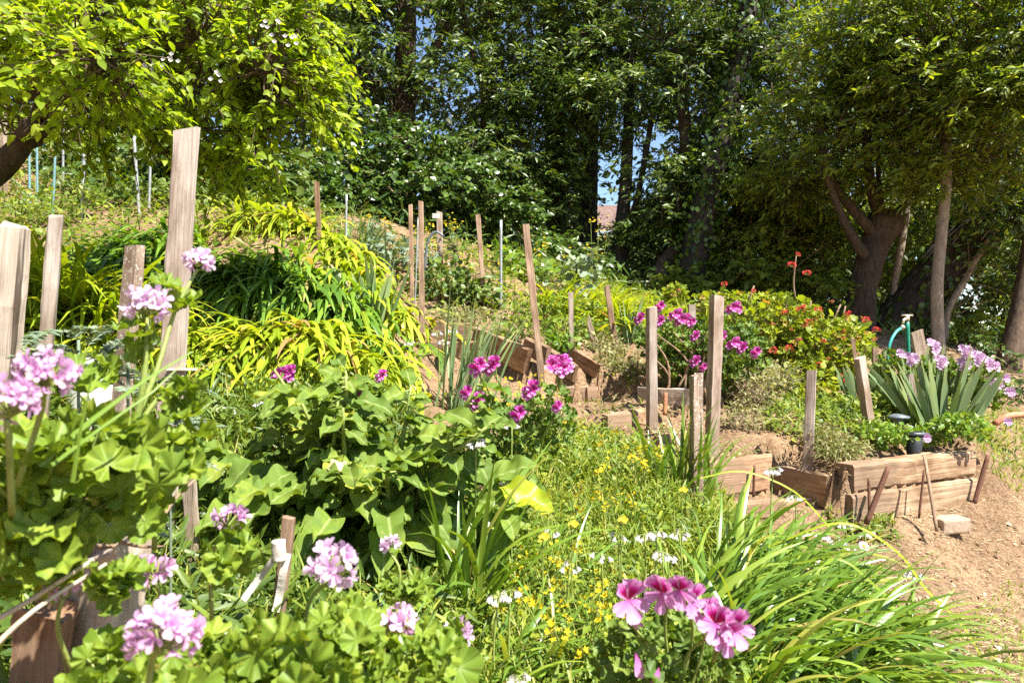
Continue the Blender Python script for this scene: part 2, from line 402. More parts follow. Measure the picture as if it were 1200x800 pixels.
def ground(X, Y):
    X = np.asarray(X, float); Y = np.asarray(Y, float); shp = np.broadcast(X, Y).shape
    X = np.broadcast_to(X, shp).ravel(); Y = np.broadcast_to(Y, shp).ravel(); out = np.empty(len(X))
    for i in range(0, len(X), 20000):
        q = uw(X[i:i + 20000], Y[i:i + 20000]); k = tps(((q[:, None] - A0[None]) ** 2).sum(-1))
        out[i:i + 20000] = k @ _W[:_n] + _W[_n] + q @ _W[_n + 1:]
    bumpy = .018 * np.sin(X * 3.1 + 1) * np.sin(Y * 2.7) + .010 * np.sin(X * 7.3 + Y * 3.9) + .006 * np.sin(X * 17 - Y * 13)
    return cuts(X, Y, out + bumpy * np.clip(Y / 6, .3, 2)).reshape(shp)
def G(px, Y, dz=0.0):
    """point on the ground at photo column px and distance Y"""
    X = (px - 600) / FPX * Y; return np.array([X, Y, float(ground(X, Y)) + dz])
def gpix(X, Y):
    z = ground(X, Y); return 600 + FPX * X / Y, 400 - (z - CAMZ) * FPX / Y, z
def inpoly(px, py, poly):
    c = np.zeros(np.shape(px), bool); j = len(poly) - 1
    for i in range(len(poly)):
        xi, yi = poly[i]; xj, yj = poly[j]
        c ^= ((yi > py) != (yj > py)) & (px < (xj - xi) * (py - yi) / (yj - yi + 1e-9) + xi); j = i
    return c
def scatter(n, poly, y0, y1, x0=-6, x1=7):
    """n random ground points whose place lies within the outline"""
    out = []; got = 0
    for _ in range(60):
        Y = np.sqrt(U(y0 * y0, y1 * y1, 6 * n)); X = U(-1.3, 1.15, 6 * n) * Y
        px, py, z = gpix(X, Y); s = inpoly(px, py, poly)
        out.append(np.stack([X[s], Y[s], z[s]], -1)); got += s.sum()
        if got >= n: break
    return np.concatenate(out)[:n]

def axis_steps(a, b, d, far):
    core = list(np.arange(a, b, d)); out = core[:]
    s = d
    x = core[-1]
    while x < far: s *= 1.25; x += s; out.append(x)
    s = d; x = core[0]
    while x > -far: s *= 1.25; x -= s; out.insert(0, x)
    return np.array(out)
gx = axis_steps(-4.5, 5.2, .045, 900); gy = axis_steps(.6, 9.0, .045, 1200); gy = gy[gy > -30]
XX, YY = np.meshgrid(gx, gy); ZZ = ground(XX, YY)
rr = rng.normal(0, 1, ZZ.shape); near = (np.abs(XX) < 6) & (YY > 0) & (YY < 10); ZZ = ZZ + np.where(near, rr * .007, 0)
mg = MB(); nx, ny = len(gx), len(gy)
idx = np.arange(nx * ny).reshape(ny, nx)
quad = np.stack([idx[:-1, :-1], idx[:-1, 1:], idx[1:, 1:], idx[1:, :-1]], -1).reshape(-1)
mg.add(np.stack([XX, YY, ZZ], -1).reshape(-1, 3), quad, np.full((nx - 1) * (ny - 1), 4))
def groundmat():
    m, nt, o = nmat("dry soil")
    a = noise(nt, 2.2, 6, .65); b = noise(nt, 38, 6, .7, dist=.4); c = noise(nt, 9, 5, .6, stretch=(1, 2.4, 1), dist=1.2)
    col = ramp(nt, [(.32, (.18, .11, .070)), (.5, (.34, .225, .132)), (.66, (.47, .335, .21))], b)
    straw = ramp(nt, [(.52, (0, 0, 0)), (.62, (.75, .75, .75))], c); col = mixc(nt, straw, col, (.42, .31, .195))
    d = ramp(nt, [(.4, (.72, .68, .66)), (.6, (1.05, 1.02, 1))], a); col = mixc(nt, 1, col, d, 'MULTIPLY')
    e = noise(nt, .9, 5, .7, dist=.8); col = mixc(nt, ramp(nt, [(.56, (0, 0, 0)), (.66, (.6, .6, .6))], e), col, (.15, .095, .065))
    p = node(nt, "ShaderNodeBsdfPrincipled"); p.inputs['Roughness'].default_value = .95; p.inputs['Specular IOR Level'].default_value = .1
    nt.links.new(col, p.inputs['Base Color']); bump(nt, b, 1.0, .05, p); nt.links.new(p.outputs[0], o.inputs[0]); return m
tag(mg.build("ground", groundmat()), kind='structure')

# ------------------------------------------------------------------ leaf and petal shapes
ell = lambda p=1.0, w=.22: (lambda t, u: w * 2 * (math.sin(math.pi * min(max(t, .0), 1) ** p) ** .85 + .02))
small_leaf = patch(2, 2, lambda t, u: [.04, .2, .02][round(t * 2)], lambda t, u: .0 - .12 * t * t, .35)
oval_leaf = patch(2, 4, ell(.85, .16), lambda t, u: -.25 * t * t, .3)
round_leaf = patch(2, 3, lambda t, u: [.12, .44, .4, .1][round(t * 3)], lambda t, u: -.12 * t * t, .2)
def wavy_leaf(seed):
    r = random.Random(seed); ph = [r.uniform(0, 6.28) for _ in range(6)]; cv = r.uniform(.15, .6); tw = r.uniform(-.25, .25); br = r.uniform(.25, .33)
    def w(t, u):
        base = br * math.sin(math.pi * (t ** .92)) ** .55 if 0 < t < 1 else .02
        if t < .2: base *= .35 + t * 3.2
        side = ph[1] if u > 0 else ph[2]
        return base * (1 + .10 * math.sin(9 * t + side) + .06 * math.sin(23 * t + ph[3] + u))
    def z(t, u): return -cv * t * t + (.075 * abs(u) ** 1.5 + .012) * math.sin(12 * t + (ph[4] if u > 0 else ph[5])) + .02 * math.sin(25 * t + 4 * u + ph[0]) + tw * u * t * .3 - .03 * (1 - abs(u))
    return patch(8, 20, w, z, .25)
WAVY = [wavy_leaf(i) for i in range(7)]
def lobed_leaf(seed, teeth=7, ruff=.09):
    """rounded scalloped geranium leaf, stalk end at the origin, blade fanned round it"""
    r = random.Random(seed); n = teeth * 6; vs = [(0, .0, 0)]; uv = [(.5, .5)]
    ph = r.uniform(0, 6)
    rings = (.34, .68, 1.0); a0, a1 = R(-158), R(158)
    for k, q in enumerate(rings):
        for i in range(n + 1):
            a = a0 + (a1 - a0) * i / n
            lobe = 1 - .13 * abs(math.sin(teeth * .5 * (a - a0) * (math.pi / (a1 - a0)) * 1.0)) ** 3 * q - .05 * (i % 2) * (k == 2)
            rad = .52 * q * lobe * (1 - .12 * abs(a) / math.pi)
            z = .16 * q * q + ruff * q * q * math.sin(teeth * (a - a0) * math.pi * 2 / (a1 - a0) + ph) + .03 * r.uniform(-1, 1) * q
            vs.append((math.sin(a) * rad, math.cos(a) * rad, z)); uv.append((.5 + .5 * math.sin(a) * q, .5 + .5 * math.cos(a) * q))
    l = []; t = []; w = n + 1
    for i in range(n): l += [0, 1 + i + 1, 1 + i]; t.append(3)
    for k in range(2):
        for i in range(n):
            a = 1 + k * w + i; l += [a, a + 1, a + w + 1, a + w]; t.append(4)
    vs = np.array(vs, np.float32)
    return dict(v=vs, l=np.array(l, np.int32), t=np.array(t, np.int32), uv=np.array([uv[i] for i in l], np.float32))
LOBED = [lobed_leaf(i) for i in range(5)]
LOBED_S = [lobed_leaf(20 + i, 5, .12) for i in range(3)]
def petal(nu, nv, w, lift, cup): return patch(nu, nv, w, lift, cup)
def flower(petals):
    """petals: (template, turn about z, tilt up from flat, length, mat) -> one template facing +z"""
    V = []; L = []; T = []; UV = []; M = []; n = 0
    for tpl, az, tilt, ln, m in petals:
        v = tpl['v'] * ln
        ct, st = math.cos(tilt), math.sin(tilt)
        v = np.stack([v[:, 0], v[:, 1] * ct - v[:, 2] * st, v[:, 1] * st + v[:, 2] * ct], -1)
        ca, sa = math.cos(az), math.sin(az)
        v = np.stack([v[:, 0] * ca - v[:, 1] * sa, v[:, 0] * sa + v[:, 1] * ca, v[:, 2]], -1)
        V.append(v); L.append(tpl['l'] + n); T.append(tpl['t']); UV.append(tpl['uv']); M += [m] * len(tpl['t']); n += len(v)
    return dict(v=np.concatenate(V).astype(np.float32), l=np.concatenate(L), t=np.concatenate(T), uv=np.concatenate(UV), m=np.array(M))
def place_flower(mb, tpl, pos, face, up, scale):
    """flower template with its face (+z) towards face"""
    pos = np.asarray(pos).reshape(-1, 3); n = len(pos)
    f = norm(np.broadcast_to(face, (n, 3)).astype(float)); u = np.broadcast_to(up, (n, 3)).astype(float)
    u = norm(u - f * (u * f).sum(-1, keepdims=True) + 1e-6)
    for i in range(n):
        inst(mb, tpl, pos[i:i + 1], u[i], f[i], scale if np.isscalar(scale) else scale[i])
wide = lambda t, u: .44 * (math.sin(math.pi * (.5 * t ** .9 + .0)) ** 1.3) * (1 if t < .8 else math.sqrt(max(0, 1 - ((t - .8) / .22) ** 2) + .02)) + .04
ruf = lambda t, u: .10 * t * t * math.sin(u * 5 + 1) + .06 * t
PW = patch(6, 6, wide, ruf, .22)
narrow = lambda t, u: .27 * math.sin(math.pi * (.5 * t)) ** 1.2 * (1 if t < .78 else math.sqrt(max(0, 1 - ((t - .78) / .24) ** 2) + .02)) + .03
PL = patch(5, 6, lambda t, u: wide(t, u) * .72, ruf, .15)
PN = patch(3, 5, narrow, lambda t, u: .08 * t - .16 * t * t, .22)
RF = [flower([(PW, R(27) + j, R(28), 1.0, 0), (PW, R(-27) - j, R(31), 1.0, 0), (PL, R(118), R(12 + 14 * j), .92, 1), (PL, R(180), R(6), .98, 1), (PL, R(-118), R(16), .92, 1)]) for j in (0., .12, -.1)]
GF = [flower([(PN, R(72 * k + j * 20), R(25 + 12 * ((k + j) % 3)), 1.0, 0) for k in range(5)]) for j in range(3)]
PB = patch(2, 4, lambda t, u: [.10, .2, .22, .17, .03][round(t * 4)], lambda t, u: -.1 * t, .5)
BELL = flower([(PB, R(60 * k), R(66), 1.0, 0) for k in range(6)])
CUP = flower([(patch(2, 3, lambda t, u: [.05, .36, .42, .22][round(t * 3)], None, .15), R(90 * k), R(35), 1.0, 0) for k in range(4)])
STAR = flower([(patch(1, 2, lambda t, u: [.1, .26, .08][round(t * 2)], None, 0), R(72 * k), R(20), 1.0, 0) for k in range(5)])

# ------------------------------------------------------------------ leaf materials
M = {}
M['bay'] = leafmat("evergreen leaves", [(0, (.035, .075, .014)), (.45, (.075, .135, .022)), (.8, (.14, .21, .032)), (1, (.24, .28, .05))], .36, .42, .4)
M['bay_lit'] = leafmat("sunlit-toned tree leaves", [(0, (.08, .14, .014)), (.5, (.16, .23, .022)), (1, (.30, .34, .04))], .48, .42, .4)  # sunlit brightness put into the base colour of the lit foliage
M['apple'] = leafmat("apple leaves", [(0, (.16, .25, .012)), (.5, (.26, .36, .018)), (1, (.40, .48, .04))], .58, .48, .3)
M['ivy'] = leafmat("ivy leaves", [(0, (.032, .070, .010)), (.6, (.065, .125, .016)), (1, (.115, .18, .028))], .3, .35, .5)
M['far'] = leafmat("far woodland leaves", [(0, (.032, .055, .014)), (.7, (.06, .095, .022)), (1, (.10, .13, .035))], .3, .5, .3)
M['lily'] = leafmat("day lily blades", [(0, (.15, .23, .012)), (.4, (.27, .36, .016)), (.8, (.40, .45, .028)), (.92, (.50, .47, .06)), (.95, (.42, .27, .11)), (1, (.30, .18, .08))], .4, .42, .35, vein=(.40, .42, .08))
M['lily_shade'] = leafmat("shade-toned day lily blades", [(0, (.08, .17, .018)), (.5, (.14, .26, .026)), (.95, (.22, .34, .035)), (1, (.40, .28, .11))], .38, .38, .5)  # darker copy of the lily blades, apple tree shade mixed into the colour
M['iris'] = leafmat("iris blades", [(0, (.13, .20, .09)), (.6, (.19, .27, .12)), (1, (.25, .32, .12))], .25, .5, .3, tipc=(.25, .28, .10))
M['strap'] = leafmat("glossy strap blades", [(0, (.09, .18, .022)), (.5, (.15, .26, .032)), (.9, (.25, .34, .04)), (.97, (.40, .38, .08)), (1, (.48, .34, .16))], .33, .3, .6, vein=(.20, .27, .06))
M['grass'] = leafmat("grass blades", [(0, (.10, .17, .02)), (.4, (.19, .26, .03)), (.75, (.30, .34, .045)), (1, (.46, .40, .14))], .4, .5, .3)
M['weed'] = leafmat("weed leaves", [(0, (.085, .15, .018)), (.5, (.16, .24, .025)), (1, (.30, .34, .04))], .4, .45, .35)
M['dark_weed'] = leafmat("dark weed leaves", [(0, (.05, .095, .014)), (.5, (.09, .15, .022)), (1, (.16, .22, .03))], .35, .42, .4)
M['straw'] = plainmat("dry straw", (.42, .29, .15), (.60, .46, .27), 30, .8)
M['chard'] = leafmat("broad fleshy leaves", [(0, (.085, .15, .022)), (.5, (.145, .22, .030)), (.85, (.21, .29, .04)), (1, (.42, .41, .05))], .36, .6, .2, vein=(.34, .40, .16), ribs=(.25, .32, .09), spots=((.34, .28, .10), 45), patchy=((.12, .20, .03), 16))
M['geranium'] = leafmat("geranium leaves", [(0, (.13, .21, .022)), (.5, (.20, .29, .03)), (1, (.30, .37, .045))], .4, .5, .3, patchy=((.14, .23, .025), 40), radial=(.36, .42, .10))
M['geranium_dark'] = leafmat("pelargonium leaves", [(0, (.07, .13, .022)), (.6, (.12, .20, .03)), (1, (.20, .27, .05))], .35, .5, .3, radial=(.22, .29, .07))
M['red_bush'] = leafmat("zonal geranium leaves", [(0, (.14, .20, .018)), (.5, (.24, .31, .024)), (.95, (.34, .38, .04)), (1, (.40, .22, .06))], .45, .45, .35)
M['grey_green'] = leafmat("grey green leaves", [(0, (.12, .17, .11)), (.6, (.19, .25, .17)), (1, (.28, .34, .22))], .25, .6, .25)
M['herb'] = leafmat("bright herb leaves", [(0, (.08, .17, .018)), (.5, (.14, .25, .022)), (1, (.26, .34, .035))], .4, .4, .4)
M['olive'] = leafmat("faded herb leaves", [(0, (.13, .14, .05)), (.5, (.21, .21, .08)), (1, (.34, .30, .14))], .3, .6, .2)
M['green_stem'] = plainmat("green stems", (.16, .22, .04), (.26, .31, .08), 30, .5)
M['brown_stem'] = plainmat("brown woody stems", (.16, .10, .06), (.28, .19, .12), 40, .8)
M['dry_stem'] = plainmat("bleached dry stems", (.42, .34, .24), (.58, .48, .36), 40, .8)
M['bark'] = plainmat("rough brown bark", (.045, .030, .020), (.13, .085, .055), 22, .9, 0, 1.0, (1, 1, .25))
M['bark_pale'] = plainmat("pale grey bark", (.20, .16, .12), (.36, .29, .22), 18, .9, 0, .7, (1, 1, .4))
M['bark_dark'] = plainmat("dark bark", (.018, .014, .011), (.05, .036, .026), 20, .9, 0, 1.0, (1, 1, .25))
M['pink'] = petalmat("lilac pink petals", [(0, (.55, .16, .45)), (.3, (.68, .36, .62)), (1, (.80, .58, .76))])
M['pink_pale'] = petalmat("pale lilac petals", [(0, (.62, .22, .58)), (.4, (.74, .50, .72)), (1, (.80, .66, .80))])
M['regal_up'] = petalmat("magenta petals with dark blotch", [(0, (.55, .10, .30)), (.14, (.24, .004, .03)), (.46, (.30, .002, .07)), (.6, (.58, .02, .30)), (.74, (.72, .20, .56)), (.98, (.80, .42, .70))], (.80, .44, .72))
M['regal_low'] = petalmat("pink lower petals", [(0, (.60, .08, .40)), (.25, (.70, .22, .56)), (1, (.80, .50, .74))])
M['mag_up'] = petalmat("deep magenta petals", [(0, (.45, .02, .20)), (.35, (.34, .004, .09)), (.6, (.52, .02, .28)), (.85, (.64, .07, .42)), (1, (.80, .45, .70))], (.70, .16, .52))
M['mag_low'] = petalmat("magenta lower petals", [(0, (.50, .02, .25)), (.5, (.62, .06, .40)), (.8, (.74, .26, .60)), (1, (.85, .62, .80))])
M['red'] = petalmat("scarlet petals", [(0, (.45, .03, .02)), (.5, (.66, .05, .04)), (1, (.72, .12, .09))])
M['orange'] = petalmat("faded coral petals", [(0, (.42, .07, .04)), (1, (.62, .17, .10))])
M['white'] = petalmat("white petals", [(0, (.45, .52, .32)), (.3, (.74, .76, .68)), (1, (.82, .82, .78))])
M['yellow'] = petalmat("yellow petals", [(0, (.62, .48, .01)), (1, (.76, .66, .03))])
M['lemon'] = petalmat("lemon yellow petals", [(0, (.60, .50, .03)), (1, (.75, .68, .08))])
# ------------------------------------------------------------------ woodland
GAPS = [(728, 212, 42, 42, .2), (640, 150, 30, 30, .35), (475, 40, 42, 34, .3), (955, 92, 16, 14, .1), (1130, 335, 34, 18, .3), (1160, 370, 16, 28, .3), (772, 165, 30, 24, .25),
        (850, 237, 14, 10, .1), (815, 130, 10, 10, .2), (1000, 215, 14, 12, .3), (960, 235, 10, 10, .3), (1075, 300, 12, 12, .3), (708, 258, 22, 24, .06), (400, 90, 12, 12, .3), (560, 100, 14, 16, .3)]
def open_gaps(p, soft=1.0):
    px, py = proj(p); keep = np.ones(len(p), bool)
    for cx, cy, rx, ry, k in GAPS:
        d = ((px - cx) / rx) ** 2 + ((py - cy) / ry) ** 2
        keep &= (d > soft) | (rng.random(len(p)) < k)
    return p[keep]
def open_gaps_mask(p):
    px, py = proj(p); keep = np.ones(len(p), bool)
    for cx, cy, rx, ry, k in GAPS: keep &= (((px - cx) / rx) ** 2 + ((py - cy) / ry) ** 2 > 1.1) | (rng.random(len(p)) < k)
    return keep
def leafclouds(mb, tpls, C, per, rad, size, out=None, droop=.2, mat=0, flat=.8, gap=True):
    """per leaves round each cluster centre C, pointing outwards along the twig"""
    n = len(C); p = np.repeat(C, per, 0) + rng.normal(0, 1, (n * per, 3)) * rad * np.array([1, 1, flat])
    if gap: p = open_gaps(p, .9)
    m = len(p)
    ax = norm(rng.normal(0, 1, (m, 3)) + np.array([0, -.15, -droop]) + (0 if out is None else out))
    nr = norm(rng.normal(0, .7, (m, 3)) + np.array([.15, -.3, .7]))
    inst_any(mb, tpls, p, ax, nr, U(.7, 1.3, m) * size, mat)
def sprays(mb, tpls, C, out, per, ln, size, droop=.35, mat=0, tw=None, gap=True, face=(.1, -.35, .75)):
    """leaves set alternately along a short drooping shoot that starts at each C and runs along out"""
    if gap:
        k = open_gaps_mask(C); C = C[k]; out = out[k]
    n = len(C); out = norm(out); L = ln * U(.6, 1.3, n); s = (np.arange(per) + .6) / per
    q = C[:, None] + out[:, None] * (L[:, None] * s)[..., None] - np.array([0, 0, droop]) * (L[:, None] * s ** 2)[..., None]
    side = norm(np.cross(out, (0, 0, 1)) + N(0, .25, (n, 3)))
    sg = np.where(np.arange(per) % 2 == 0, 1, -1)[None, :, None]
    ax = norm((side[:, None] * sg * .8 + out[:, None] * .7 - np.array([0, 0, .25]) + rng.normal(0, .35, (n, per, 3))).reshape(-1, 3))
    nr = norm(rng.normal(0, .42, (n * per, 3)) + np.asarray(face)); p = q.reshape(-1, 3) + rng.normal(0, size * .25, (n * per, 3))
    inst_any(mb, tpls, p, ax, nr, U(.65, 1.3, n * per) * size, mat)
    if tw is not None: sticks(mb, C, q[:, -1], .006, .0025, tw, sag=droop * ln * .12, k=2, sides=3)
def boughs(lobes, dens=1.0, br=(.62, .55, .17)):
    """flattened boughs inside crown lobes; returns shoot starts and directions"""
    Cs = []; Os = []
    for px, py, Y, rx, ry, rz, n in lobes:
        c0 = P(px, py, Y); nb = max(3, int(n * dens / 15)); bc, d = ellipsoid(nb, c0, (rx, ry, rz), .5); sc = U(.6, 1.25, nb)
        for b, s in zip(bc, sc):
            m = int(15 * s * s) + 4; p, dd = ellipsoid(m, b, np.array(br) * s, .45); Cs.append(p)
            Os.append(norm((p - c0) * np.array([1, 1, .4]) * .5 + dd * np.array([1, 1, .35]) + np.array([0, -.2, .05]) + N(0, .25, (m, 3))))
    return np.concatenate(Cs), np.concatenate(Os)
def ell_clusters(spec):
    """clusters in crown lobes given as (px, py, Y, rx, ry, rz, n)"""
    out = []
    for px, py, Y, rx, ry, rz, n in spec:
        c, d = ellipsoid(n, P(px, py, Y), (rx, ry, rz), .5); out.append(c)
    return np.concatenate(out)
def nearest_on(C, pts):
    pts = np.asarray(pts); d = ((C[:, None] - pts[None]) ** 2).sum(-1); return pts[d.argmin(1)]
def tree(name, label, cat, trunk, rad, limbs, lobes, per=42, crad=.25, size=.10, leaf=None, mat='bay', bark='bark', ivy=None, twigs=True, group=None, blossom=None, jit=.12, gap=True):
    """trunk: points, rad: radii; limbs: list of (points, radii); lobes: crown ellipsoids"""
    trunk = np.array(trunk); g = trunk[0].copy(); g[2] = float(ground(g[0], g[1])) - .15
    if trunk[0][2] > g[2]: trunk = np.concatenate([[g], trunk]); rad = [rad[0] * 1.25] + list(rad)
    org = (trunk[0][0], trunk[0][1], trunk[0][2] + .15)
    t = thing(name, org, label, cat, group)
    mb = MB(); tube(mb, trunk, rad, 12, 0, jit); tr = mb.build("trunk", M[bark], t, org)
    if limbs:
        for pts, rr in limbs:
            mb = MB(); tube(mb, pts, rr, 8, 0, jit * .7); mb.build("branch", M[bark], t, org)
    if lobes:
        C = ell_clusters(lobes)
        sk = [q for q in trunk[-3:]] + [q for pts, rr in (limbs or []) for q in pts]
        mb = MB(); SC, SO = boughs(lobes, 1.65); sprays(mb, leaf or [bay_leaf], SC, SO, 15, .38, size * 1.15, mat=0, tw=1, gap=gap)
        if twigs:
            sel = C[rng.random(len(C)) < .45]
            if gap: sel = open_gaps(sel, 1.2)
            a = nearest_on(sel, sk) * .55 + sel * .45 + N(0, .15, (len(sel), 3)); sticks(mb, a, sel, .014, .004, 1, sag=.08, k=2, sides=3)
        mb.build("crown", [M[mat], M['bark']], t, org)
    if ivy:
        n, r0, sz = ivy; mb = MB(); i = rng.integers(0, len(trunk) - 1, n); f = U(0, 1, n)[:, None]
        p = trunk[i] * (1 - f) + trunk[i + 1] * f; d = norm(rng.normal(0, 1, (n, 3))); p = p + d * r0 * U(.6, 1.25, n)[:, None]
        inst_any(mb, [round_leaf], p, norm(rng.normal(0, .5, (n, 3)) + np.array([0, 0, -.8])), d + N(0, .3, (n, 3)), U(.7, 1.3, n) * sz); mb.build("ivy", M['ivy'], t, org)
    return t

SM = [small_leaf, oval_leaf]
bay_leaf = patch(2, 3, lambda t, u: [.03, .15, .13, .015][round(t * 3)], lambda t, u: -.18 * t * t, .3)
# far wood: reads as one mass behind the trees
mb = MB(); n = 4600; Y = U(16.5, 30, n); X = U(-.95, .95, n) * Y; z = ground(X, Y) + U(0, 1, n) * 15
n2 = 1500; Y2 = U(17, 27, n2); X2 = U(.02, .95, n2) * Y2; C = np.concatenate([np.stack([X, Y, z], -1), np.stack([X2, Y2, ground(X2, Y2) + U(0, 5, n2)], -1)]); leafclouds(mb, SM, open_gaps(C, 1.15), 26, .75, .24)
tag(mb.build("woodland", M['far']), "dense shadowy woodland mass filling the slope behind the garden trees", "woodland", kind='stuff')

M['bark_mid'] = plainmat("shaggy brown bark", (.030, .021, .014), (.085, .058, .038), 24, .9, 0, 1.0, (1, 1, .25))
# named trees, left to right
def up(px, py0, Y, py1, lean=0, bend=.1):
    a = P(px, py0, Y); b = P(px + lean, py1, Y + .3); m = (a + b) / 2 + np.array([U(-bend, bend), 0, 0]); return [a, m, b]
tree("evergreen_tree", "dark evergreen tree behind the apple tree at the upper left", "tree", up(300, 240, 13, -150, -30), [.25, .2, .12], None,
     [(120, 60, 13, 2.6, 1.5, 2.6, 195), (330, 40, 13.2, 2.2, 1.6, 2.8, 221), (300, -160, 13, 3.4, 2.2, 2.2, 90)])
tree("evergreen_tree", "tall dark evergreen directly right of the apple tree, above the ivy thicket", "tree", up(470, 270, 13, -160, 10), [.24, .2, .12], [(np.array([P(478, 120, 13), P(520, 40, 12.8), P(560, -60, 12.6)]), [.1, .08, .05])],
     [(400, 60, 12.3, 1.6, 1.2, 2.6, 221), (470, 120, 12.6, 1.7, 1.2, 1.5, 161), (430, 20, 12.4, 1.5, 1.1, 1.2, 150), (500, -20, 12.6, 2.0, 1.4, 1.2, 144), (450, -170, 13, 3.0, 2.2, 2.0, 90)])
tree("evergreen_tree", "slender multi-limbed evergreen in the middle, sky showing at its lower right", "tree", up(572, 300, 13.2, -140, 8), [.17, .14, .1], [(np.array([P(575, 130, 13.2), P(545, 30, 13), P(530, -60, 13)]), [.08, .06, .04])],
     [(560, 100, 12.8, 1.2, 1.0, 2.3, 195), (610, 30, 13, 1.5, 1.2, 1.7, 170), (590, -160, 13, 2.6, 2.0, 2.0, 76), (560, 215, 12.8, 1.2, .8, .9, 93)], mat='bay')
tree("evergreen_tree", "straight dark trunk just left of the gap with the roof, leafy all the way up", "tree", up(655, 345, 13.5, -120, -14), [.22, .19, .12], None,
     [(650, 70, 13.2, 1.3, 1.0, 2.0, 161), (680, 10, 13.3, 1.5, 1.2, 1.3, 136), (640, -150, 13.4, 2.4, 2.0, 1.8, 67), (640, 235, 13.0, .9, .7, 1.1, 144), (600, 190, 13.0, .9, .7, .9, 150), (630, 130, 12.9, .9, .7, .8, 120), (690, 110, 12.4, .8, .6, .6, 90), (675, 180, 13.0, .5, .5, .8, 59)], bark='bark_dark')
tree("evergreen_tree", "reddish-brown trunk standing right against the left side of the tile roof", "tree", up(687, 345, 14, -120, 14), [.20, .16, .1], None,
     [(700, 70, 13.6, 1.2, 1.0, 1.7, 144), (720, -120, 13.6, 2.2, 2.0, 1.6, 58)], bark='bark_dark')
tree("evergreen_tree", "dark forked trunk standing in front of the tile roof and blue sky", "tree", [P(722, 350, 12.6), P(728, 270, 12.6), P(735, 190, 12.7), P(740, 60, 12.8)], [.2, .13, .11, .08],
     [(np.array([P(727, 290, 12.6), P(745, 240, 12.5), P(762, 150, 12.5), P(775, 60, 12.4)]), [.08, .06, .05, .03])],
     [(750, 70, 12.6, 1.5, 1.1, 1.5, 170), (770, -80, 12.6, 2.2, 1.8, 1.6, 76), (770, 262, 12.4, .6, .5, .5, 51), (745, 130, 12.6, .7, .6, .5, 51)], bark='bark_dark')
tree("evergreen_tree", "crooked trunk leaning right, right of the dark forked trunk", "tree", [P(758, 352, 12), P(775, 318, 12), P(800, 268, 12.2), P(803, 160, 12.4), P(790, 40, 12.5)], [.2, .16, .13, .11, .08], None,
     [(800, 190, 12.4, 1.0, .8, 1.5, 144), (820, 50, 12.4, 1.5, 1.1, 1.4, 170), (790, 285, 12.6, .9, .7, .8, 127), (775, 210, 12.6, .8, .6, .8, 93), (790, 215, 12.0, .5, .5, .5, 42)], bark='bark')
tree("evergreen_tree", "thick ivy-clad trunk leaning right toward the top, centre right", "tree", [P(808, 350, 11.5), P(822, 260, 11.5), P(846, 160, 11.6), P(870, 60, 11.7), P(885, -60, 12)], [.25, .22, .2, .17, .12], None,
     [(900, 60, 12.4, 1.7, 1.2, 1.7, 238), (930, 170, 12.6, 1.5, 1.1, 1.1, 144), (900, -120, 12.8, 2.8, 2.2, 1.8, 85), (900, 280, 13.2, 1.1, .8, 1.0, 170), (940, 220, 13.2, 1.2, .8, .9, 170)], ivy=(3200, .34, .08), bark='bark_dark')
tree("pollard_tree", "stout pollarded trunk with knuckled top and thin new branches, behind the red geraniums", "tree", [P(1008, 385, 10.4), P(1012, 340, 10.4), P(1022, 295, 10.4), P(1036, 262, 10.4), P(1040, 248, 10.4)], [.23, .195, .20, .26, .17],
     [(np.array([P(1035, 262, 10.35), P(1022, 225, 10.3), P(1016, 160, 10.2), P(1010, 90, 10.1)]), [.10, .08, .06, .04]), (np.array([P(1022, 272, 10.3), P(995, 240, 10.2), P(972, 205, 10.1), P(960, 150, 10)]), [.09, .07, .05, .04]),
      (np.array([P(1012, 300, 10.2), P(992, 265, 10), P(975, 225, 9.9), P(965, 195, 9.8)]), [.08, .06, .05, .04]), (np.array([P(1045, 262, 10.4), P(1060, 235, 10.4), P(1072, 190, 10.4)]), [.05, .04, .03]), (np.array([P(1032, 258, 10.4), P(1030, 215, 10.5), P(1028, 150, 10.5)]), [.05, .04, .03])],
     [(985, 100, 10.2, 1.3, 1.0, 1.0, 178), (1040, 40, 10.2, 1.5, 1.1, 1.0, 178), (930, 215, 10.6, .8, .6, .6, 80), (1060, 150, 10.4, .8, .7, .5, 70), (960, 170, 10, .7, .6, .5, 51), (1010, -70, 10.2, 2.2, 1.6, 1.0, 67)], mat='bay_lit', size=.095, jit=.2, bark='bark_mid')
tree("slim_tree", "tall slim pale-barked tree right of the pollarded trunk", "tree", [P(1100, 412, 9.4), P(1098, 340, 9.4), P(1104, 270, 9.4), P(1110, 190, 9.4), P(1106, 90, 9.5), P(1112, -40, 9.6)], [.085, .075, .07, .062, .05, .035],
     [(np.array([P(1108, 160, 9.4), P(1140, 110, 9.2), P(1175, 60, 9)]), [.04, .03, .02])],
     [(1100, 110, 9.2, 1.1, .9, .8, 161), (1150, 40, 8.8, 1.2, 1.0, 1.0, 195), (1070, 190, 9.8, .8, .7, .45, 70), (1160, 200, 9.3, .9, .7, .4, 70), (1060, 20, 9.3, 1.0, .9, .9, 119), (1180, 140, 8.8, .9, .8, .7, 110), (1120, -80, 9.2, 2, 1.6, 1.0, 67)], mat='bay_lit', size=.095, bark='bark_pale', jit=.06)
